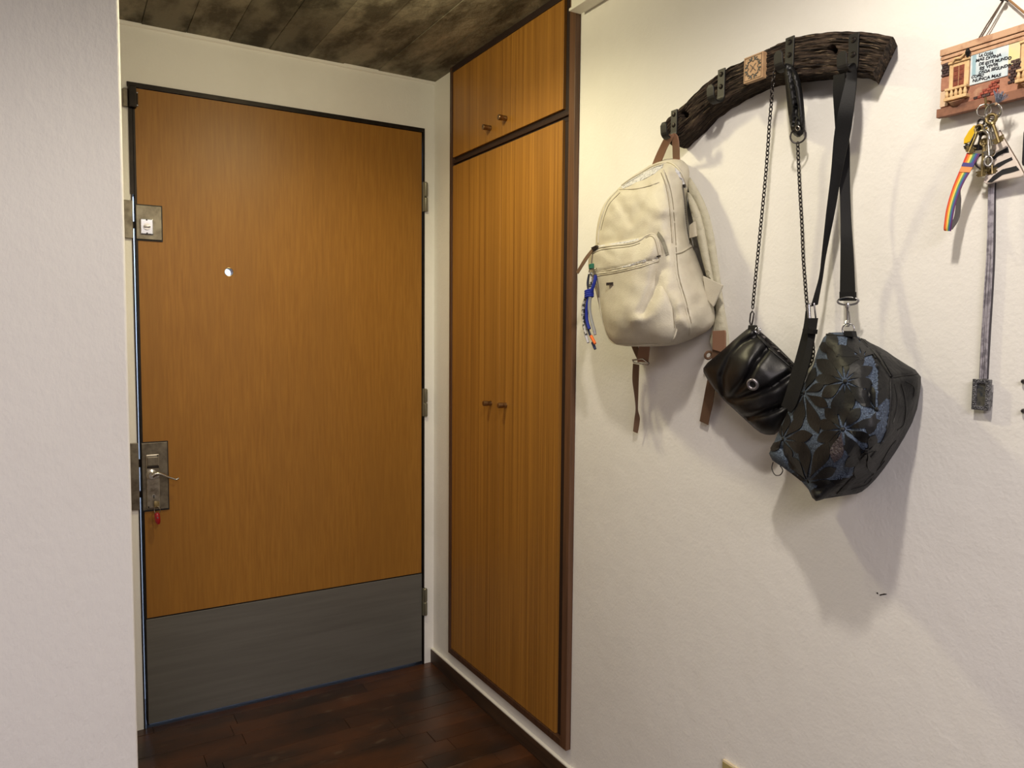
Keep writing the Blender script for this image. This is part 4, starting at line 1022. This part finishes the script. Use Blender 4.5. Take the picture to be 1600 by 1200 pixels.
obj('rope', tube([n0+Vector((.002, -.001, .004)), n0+Vector((0, -.03, -.03)), (WX-.012, n0.y-.075, PZ1), (kx0-.004, n0.y-.077, PZ1-.012)], .0016, 8), JUTE, kp, 60)

# ------------------------------------------------------------------ keys on the plaque
def z5(x, y): return (1490+x*.1418, 130+y*.1417)
def kpnt(x, y, d): return P(*z5(x, y), d)
hk = kpnt(375, 235, .03)
obj('key_hook', tube([Vector((kx0+.003, hk.y, hk.z+.006)), Vector((WX-.030, hk.y, hk.z+.005)), Vector((WX-.036, hk.y, hk.z)), Vector((WX-.034, hk.y, hk.z-.006)), Vector((WX-.037, hk.y, hk.z+.010))], .0014, 8), BRASS, kp, 60)
ky = thing('key_bunch', 'bunch of brass and steel keys on split rings hanging below the key holder plaque', 'keys', kpnt(340, 700, .02))
def ringz(x, y, rz, nrm, mat, name='split_ring', r=.0011, d=.034, sx=1):
    obj(name, ring(kpnt(x, y, d), nrm, rz*.1418/1000*1.02*.98, r, 22, 7, sx=sx), mat, ky, 60)
ringz(335, 300, 64, (1, .5, 0), NICKEL, d=.036); ringz(440, 312, 76, (1, .1, .2), NICKEL, r=.0017, d=.038)
ringz(440, 312, 66, (1, .15, .2), NICKEL, r=.0012, d=.037)
def key(x0, y0, x1, y1, d, mat, bit=True, head=40, r=.0019, side=1):
    a = kpnt(x0, y0, d); b = kpnt(x1, y1, d); t = (b-a).normalized(); n_ = Vector((1, 0, 0)); s = t.cross(n_).normalized()*side
    bm = bmesh.new(); R = head*.1418/1000
    hcn = a-t*R*.9
    ring(hcn, (1, .15, 0), R*.8, R*.30, 18, 8, bm=bm)
    tube([a-t*.0008, a+t*.002, a+t*.0025, b], [r*1.5, r*1.5, r, r], 8, False, bm)
    if bit:
        m = Matrix((s, t, n_)).transposed().to_4x4()
        for i_, (w1, o1, l1) in enumerate(((.0075, -.0030, .0022), (.0060, -.0052, .0020), (.0082, -.0074, .0020), (.0055, -.0010, .0020))):
            for sg_ in (1, -1):
                q = b+t*o1+s*sg_*w1/2
                mm = m.copy(); mm.translation = q
                bmesh.ops.create_cube(bm, size=1, matrix=mm@Matrix.Diagonal((w1, l1, .0018, 1)))
    else:
        m = Matrix((s, t, n_)).transposed().to_4x4()
        for i_ in range(4):
            mm = m.copy(); mm.translation = a.lerp(b, .4+.16*i_)+s*.001
            bmesh.ops.create_cube(bm, size=1, matrix=mm@Matrix.Diagonal((.006-.0008*i_, .004, .0016, 1)))
    obj('key', bm, mat, ky, 45)
key(262, 545, 172, 765, .036, BRASS, True, 46); key(432, 440, 505, 655, .040, BRASS, True, 56, .0024)
key(375, 545, 392, 800, .034, NICKEL, True, 44); key(330, 690, 306, 1030, .030, BRASS, True, 40, .0016)
key(335, 640, 352, 985, .028, BRASS, True, 44, .0022); key(300, 560, 268, 740, .030, GUN, True, 36); key(400, 470, 432, 690, .032, NICKEL, False, 40)
key(285, 470, 150, 735, .028, GUN, True, 40); key(420, 800, 425, 1000, .024, BRASS, True, 34)
ringz(330, 860, 74, (1, .3, .1), GUN, r=.0014, d=.028); ringz(380, 860, 50, (1, .8, .1), NICKEL, r=.0022, d=.032, sx=.7)
kb2 = bmesh.new(); tube([kpnt(290, 540, .040), kpnt(320, 520, .042), kpnt(360, 525, .043), kpnt(385, 560, .043), kpnt(390, 620, .042)], .0022, 8, False, kb2)
obj('snap_hook', kb2, NICKEL, ky, 60)
yt = slab([z5(*p) for p in ((225, 460), (252, 505), (330, 470), (370, 490), (340, 515), (255, 540), (190, 640), (140, 660), (108, 672), (112, 615), (165, 525))], .026, .004, bev=.0008)
obj('key_cap', yt, YELLOW, ky, label='yellow plastic key cap')
# tassel tuft above the rings
tf = thing('bristle_tuft', 'grey blue thread tassel tied to the key rings in front of the plaque', 'tassel', kpnt(475, 225, .04))
bm = bmesh.new()
for i in range(46):
    an = math.radians(random.uniform(28, 105)); l = random.uniform(95, 165)
    a = (475+random.uniform(-8, 8), 225); b = (a[0]+math.cos(an)*l, a[1]-math.sin(an)*l)
    d0 = .040+random.uniform(-.004, .006)
    tube([kpnt(*a, .040), kpnt((a[0]+b[0])/2+6, (a[1]+b[1])/2, d0), kpnt(*b, d0+random.uniform(-.004, .006))], .0005, 4, False, bm)
obj('threads', bm, M('thread_blue', rgb(112, 118, 134), .8, rnd=.1), tf, kind='stuff')
obj('binding', tube([kpnt(470, 218, .04), kpnt(478, 240, .04)], .0022, 8), M('thread_tan', rgb(170, 140, 110), .8), tf)
# rainbow lanyard
RB = [M('rb_'+n_, c, .6, bump=(600, .3, .0006)) for n_, c in (('red', rgb(206, 62, 40)), ('orange', rgb(228, 132, 48)), ('yellow', rgb(232, 208, 96)), ('green', rgb(80, 140, 104)), ('blue', rgb(58, 82, 150)), ('violet', rgb(92, 44, 96)))]
ly = thing('lanyard', 'rainbow striped ribbon lanyard looped from the key bunch', 'lanyard', P(1490, 350, .03))
def z4(x, y, d): return (1440+x*.3, y*.3, d)
obj('ribbon', strip([(z4(236, 795, .034), z4(305, 800, .034)), (z4(205, 870, .036), z4(268, 868, .036)), (z4(160, 980, .040), z4(215, 960, .040)), (z4(128, 1090, .044), z4(178, 1060, .044)), (z4(115, 1185, .046), z4(160, 1150, .046)), (z4(118, 1202, .044), z4(152, 1204, .044))], .0009, 6, 6), RB, ly, 50)
obj('ribbon_back', strip([(z4(250, 850, .030), z4(275, 850, .026)), (z4(190, 960, .030), z4(207, 965, .022)), (z4(180, 1050, .030), z4(205, 1050, .022)), (z4(165, 1140, .034), z4(196, 1135, .026)), (z4(128, 1202, .042), z4(160, 1195, .034))], .0009, 6), M('lanyard_back', rgb(120, 116, 112), .7), ly, 50)
obj('ribbon_badge', strip([(z4(208, 862, .0372), z4(268, 866, .0372)), (z4(197, 895, .0380), z4(250, 898, .0380))], .0008, 4), M('badge', rgb(232, 150, 90), .6), ly)
obj('ribbon_badge', strip([(z4(215, 846, .0370), z4(276, 850, .0370)), (z4(207, 866, .0376), z4(266, 870, .0376))], .0008, 4), M('badge_blue', rgb(70, 66, 130), .6), ly)
# zebra striped fob
zf = thing('zebra_fob', 'black and white zebra striped fabric key fob hanging among the keys', 'key fob', P(1570, 285, .02))
zp_ = [(430, 560), (505, 520), (575, 650), (700, 860), (775, 1005), (745, 1030), (560, 1065), (350, 1112), (322, 1085), (400, 900)]
ZB_ = slab([z5(*p) for p in zp_], .024, .007, bev=.0016); ZS = Surf(ZB_)
obj('fabric', ZB_, M('zebra_white', rgb(216, 204, 194), .75, bump=(300, .3, .001)), zf)
ZK_ = M('zebra_black', rgb(24, 24, 28), .75)
for pl_ in ([(425, 830), (470, 770), (560, 725), (600, 700), (612, 765), (560, 770), (500, 800), (440, 850)], [(440, 915), (490, 880), (560, 850), (640, 815), (652, 845), (580, 880), (500, 930), (430, 950)], [(372, 1092), (440, 1020), (540, 950), (640, 925), (690, 912), (728, 958), (640, 985), (540, 1010), (470, 1060), (425, 1092)]):
    b_ = ZS.patch([z5(*p) for p in pl_], .0006, 3, .0004)
    if b_: obj('stripe', b_, ZK_, zf)
obj('edge_binding', tube([P(*z5(*p), .022) for p in ((505, 522), (575, 650), (700, 860), (775, 1005))], .0014, 7), M('fob_edge', rgb(104, 88, 72), .7), zf, 60)
# black remote at the frame edge
rf = thing('remote_fob', 'black rounded plastic remote fob at the right edge beside the zebra fob', 'remote', (WX, .566, 1.53))
zt, zb_ = P(1592, 203, .014).z, P(1592, 261, .014).z
bm = bbox((WX-.016, .550, zb_), (WX-.003, .583, zt), .006); obj('case', bm, LED, rf, 40)
obj('button', bbox((WX-.0172, .560, zt-.024), (WX-.015, .573, zt-.014), .001), BLACK, rf)
obj('lamp', cyl((WX-.0152, .5745, zt-.0085), (WX-.0165, .5745, zt-.0085), .0014, 10), CHROME, rf)
obj('cord', tube([(WX-.008, .566, zt-.002), (WX-.010, .565, zt+.02), (WX-.012, .565, PZ0+.001)], .0012, 6), BLACK, rf)

# ------------------------------------------------------------------ grey wire strip with little pewter frame
pw_ = thing('pewter_pendant', 'flat bundle of grey wires running down the wall to a small ornate pewter frame', 'ornament', P(1533, 640, 0))
nw = 5
for i in range(nw):
    f = (i+.5)/nw
    tr = [(1546, 235, 1556, 235), (1544, 285, 1553.5, 287), (1543, 340, 1553, 340), (1541, 400, 1552, 400), (1537, 460, 1549, 460), (1533, 525, 1545, 525), (1529.5, 592, 1541.5, 592)]
    pts = [(a+(c-a)*f+random.uniform(-.5, .5), b+(d-b)*f, .0075) for a, b, c, d in tr]
    obj('wire', tube([P(*p) for p in spline(pts, 4)],   .00100, 7), WIRE, pw_, 60)
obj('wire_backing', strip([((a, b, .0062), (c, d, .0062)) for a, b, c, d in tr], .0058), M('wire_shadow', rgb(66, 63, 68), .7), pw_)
fc_ = [P(x, y, .013) for x, y in ((1520, 591), (1548, 594.5), (1543.5, 643.5), (1516.8, 638))]
fy0 = (fc_[0].y+fc_[3].y)/2; fy1 = (fc_[1].y+fc_[2].y)/2; fz1 = (fc_[0].z+fc_[1].z)/2; fz0 = (fc_[2].z+fc_[3].z)/2
bb = .0066
bm = bmesh.new()
box(bm, (WX-.013, fy1, fz0), (WX-.006, fy1+bb, fz1), .0008); box(bm, (WX-.013, fy0-bb, fz0), (WX-.006, fy0, fz1), .0008)
box(bm, (WX-.013, fy1+bb, fz0), (WX-.006, fy0-bb, fz0+bb), .0008); box(bm, (WX-.013, fy1+bb, fz1-bb), (WX-.006, fy0-bb, fz1), .0008)
pf = obj('frame', bm, PEWTER, pw_)
bm = bmesh.new()
for i in range(7):
    z = fz0+.004+i*(fz1-fz0-.008)/6
    for yy in (fy1+bb/2, fy0-bb/2): ring((WX-.0133, yy, z), (1, 0, 0), .0018, .0006, 8, 5, bm=bm)
for i in range(3):
    for z in (fz0+bb/2, fz1-bb/2): ring((WX-.0133, fy1+bb+.003+i*.0045, z), (1, 0, 0), .0018, .0006, 8, 5, bm=bm)
obj('scrollwork', bm, PEWTER, pf, 60)
obj('picture', bbox((WX-.010, fy1+bb-.001, fz0+bb-.001), (WX-.007, fy0-bb+.001, fz1-bb+.001)), PEWD, pf)
obj('mount', bbox((WX-.007, fy1+.001, fz0+.006), (WX-.0005, fy0-.010, fz0+.028), .001), PEWTER, pw_)
# pegs at the very edge of the picture
for i, py in enumerate((596, 642)):
    c = P(1602, py, 0)
    pg = obj('wall_peg', tube([(WX+.004, c.y, c.z), (WX-.006, c.y, c.z), (WX-.009, c.y, c.z)], [.003, .0036, .0018], 10), GUN, None, 40)
    pg['label'] = ('upper' if i == 0 else 'lower')+' of two small dark pegs in the wall right of the pewter frame'; pg['category'] = 'peg'; pg['group'] = 'small pegs at the right edge of the wall'

# ------------------------------------------------------------------ outlet and wall damage
oz1 = P(1128, 1186, .008); oy = oz1.y
po_ = thing('power_outlet', 'beige plastic power outlet low on the white wall, cut by the bottom edge', 'outlet', (WX, oy-.06, oz1.z-.07))
obj('plate', bbox((WX-.007, oy-.120, oz1.z-.075), (WX, oy, oz1.z), .002), IVORY, po_, 40)
fi = obj('insert', bbox((WX-.0085, oy-.112, oz1.z-.068), (WX-.004, oy-.002, oz1.z-.004), .001), BEIGE, po_)
for i in (0, 1):
    obj('socket', cyl((WX-.0082, oy-.034-i*.052, oz1.z-.036), (WX-.0095, oy-.034-i*.052, oz1.z-.036), .018, 24), BEIGE, fi, 40)
for i, poly in enumerate(([(1369, 926), (1371, 925.5), (1372, 928), (1370.5, 928.5)], [(1374, 929.5), (1376, 928.5), (1381, 927.5), (1386, 928), (1384, 929.2), (1378, 930), (1375, 931)])):
    obj('paint_chip', slab(poly, .0008, .003), M('chip_dark', rgb(40, 32, 28), .9), wr)
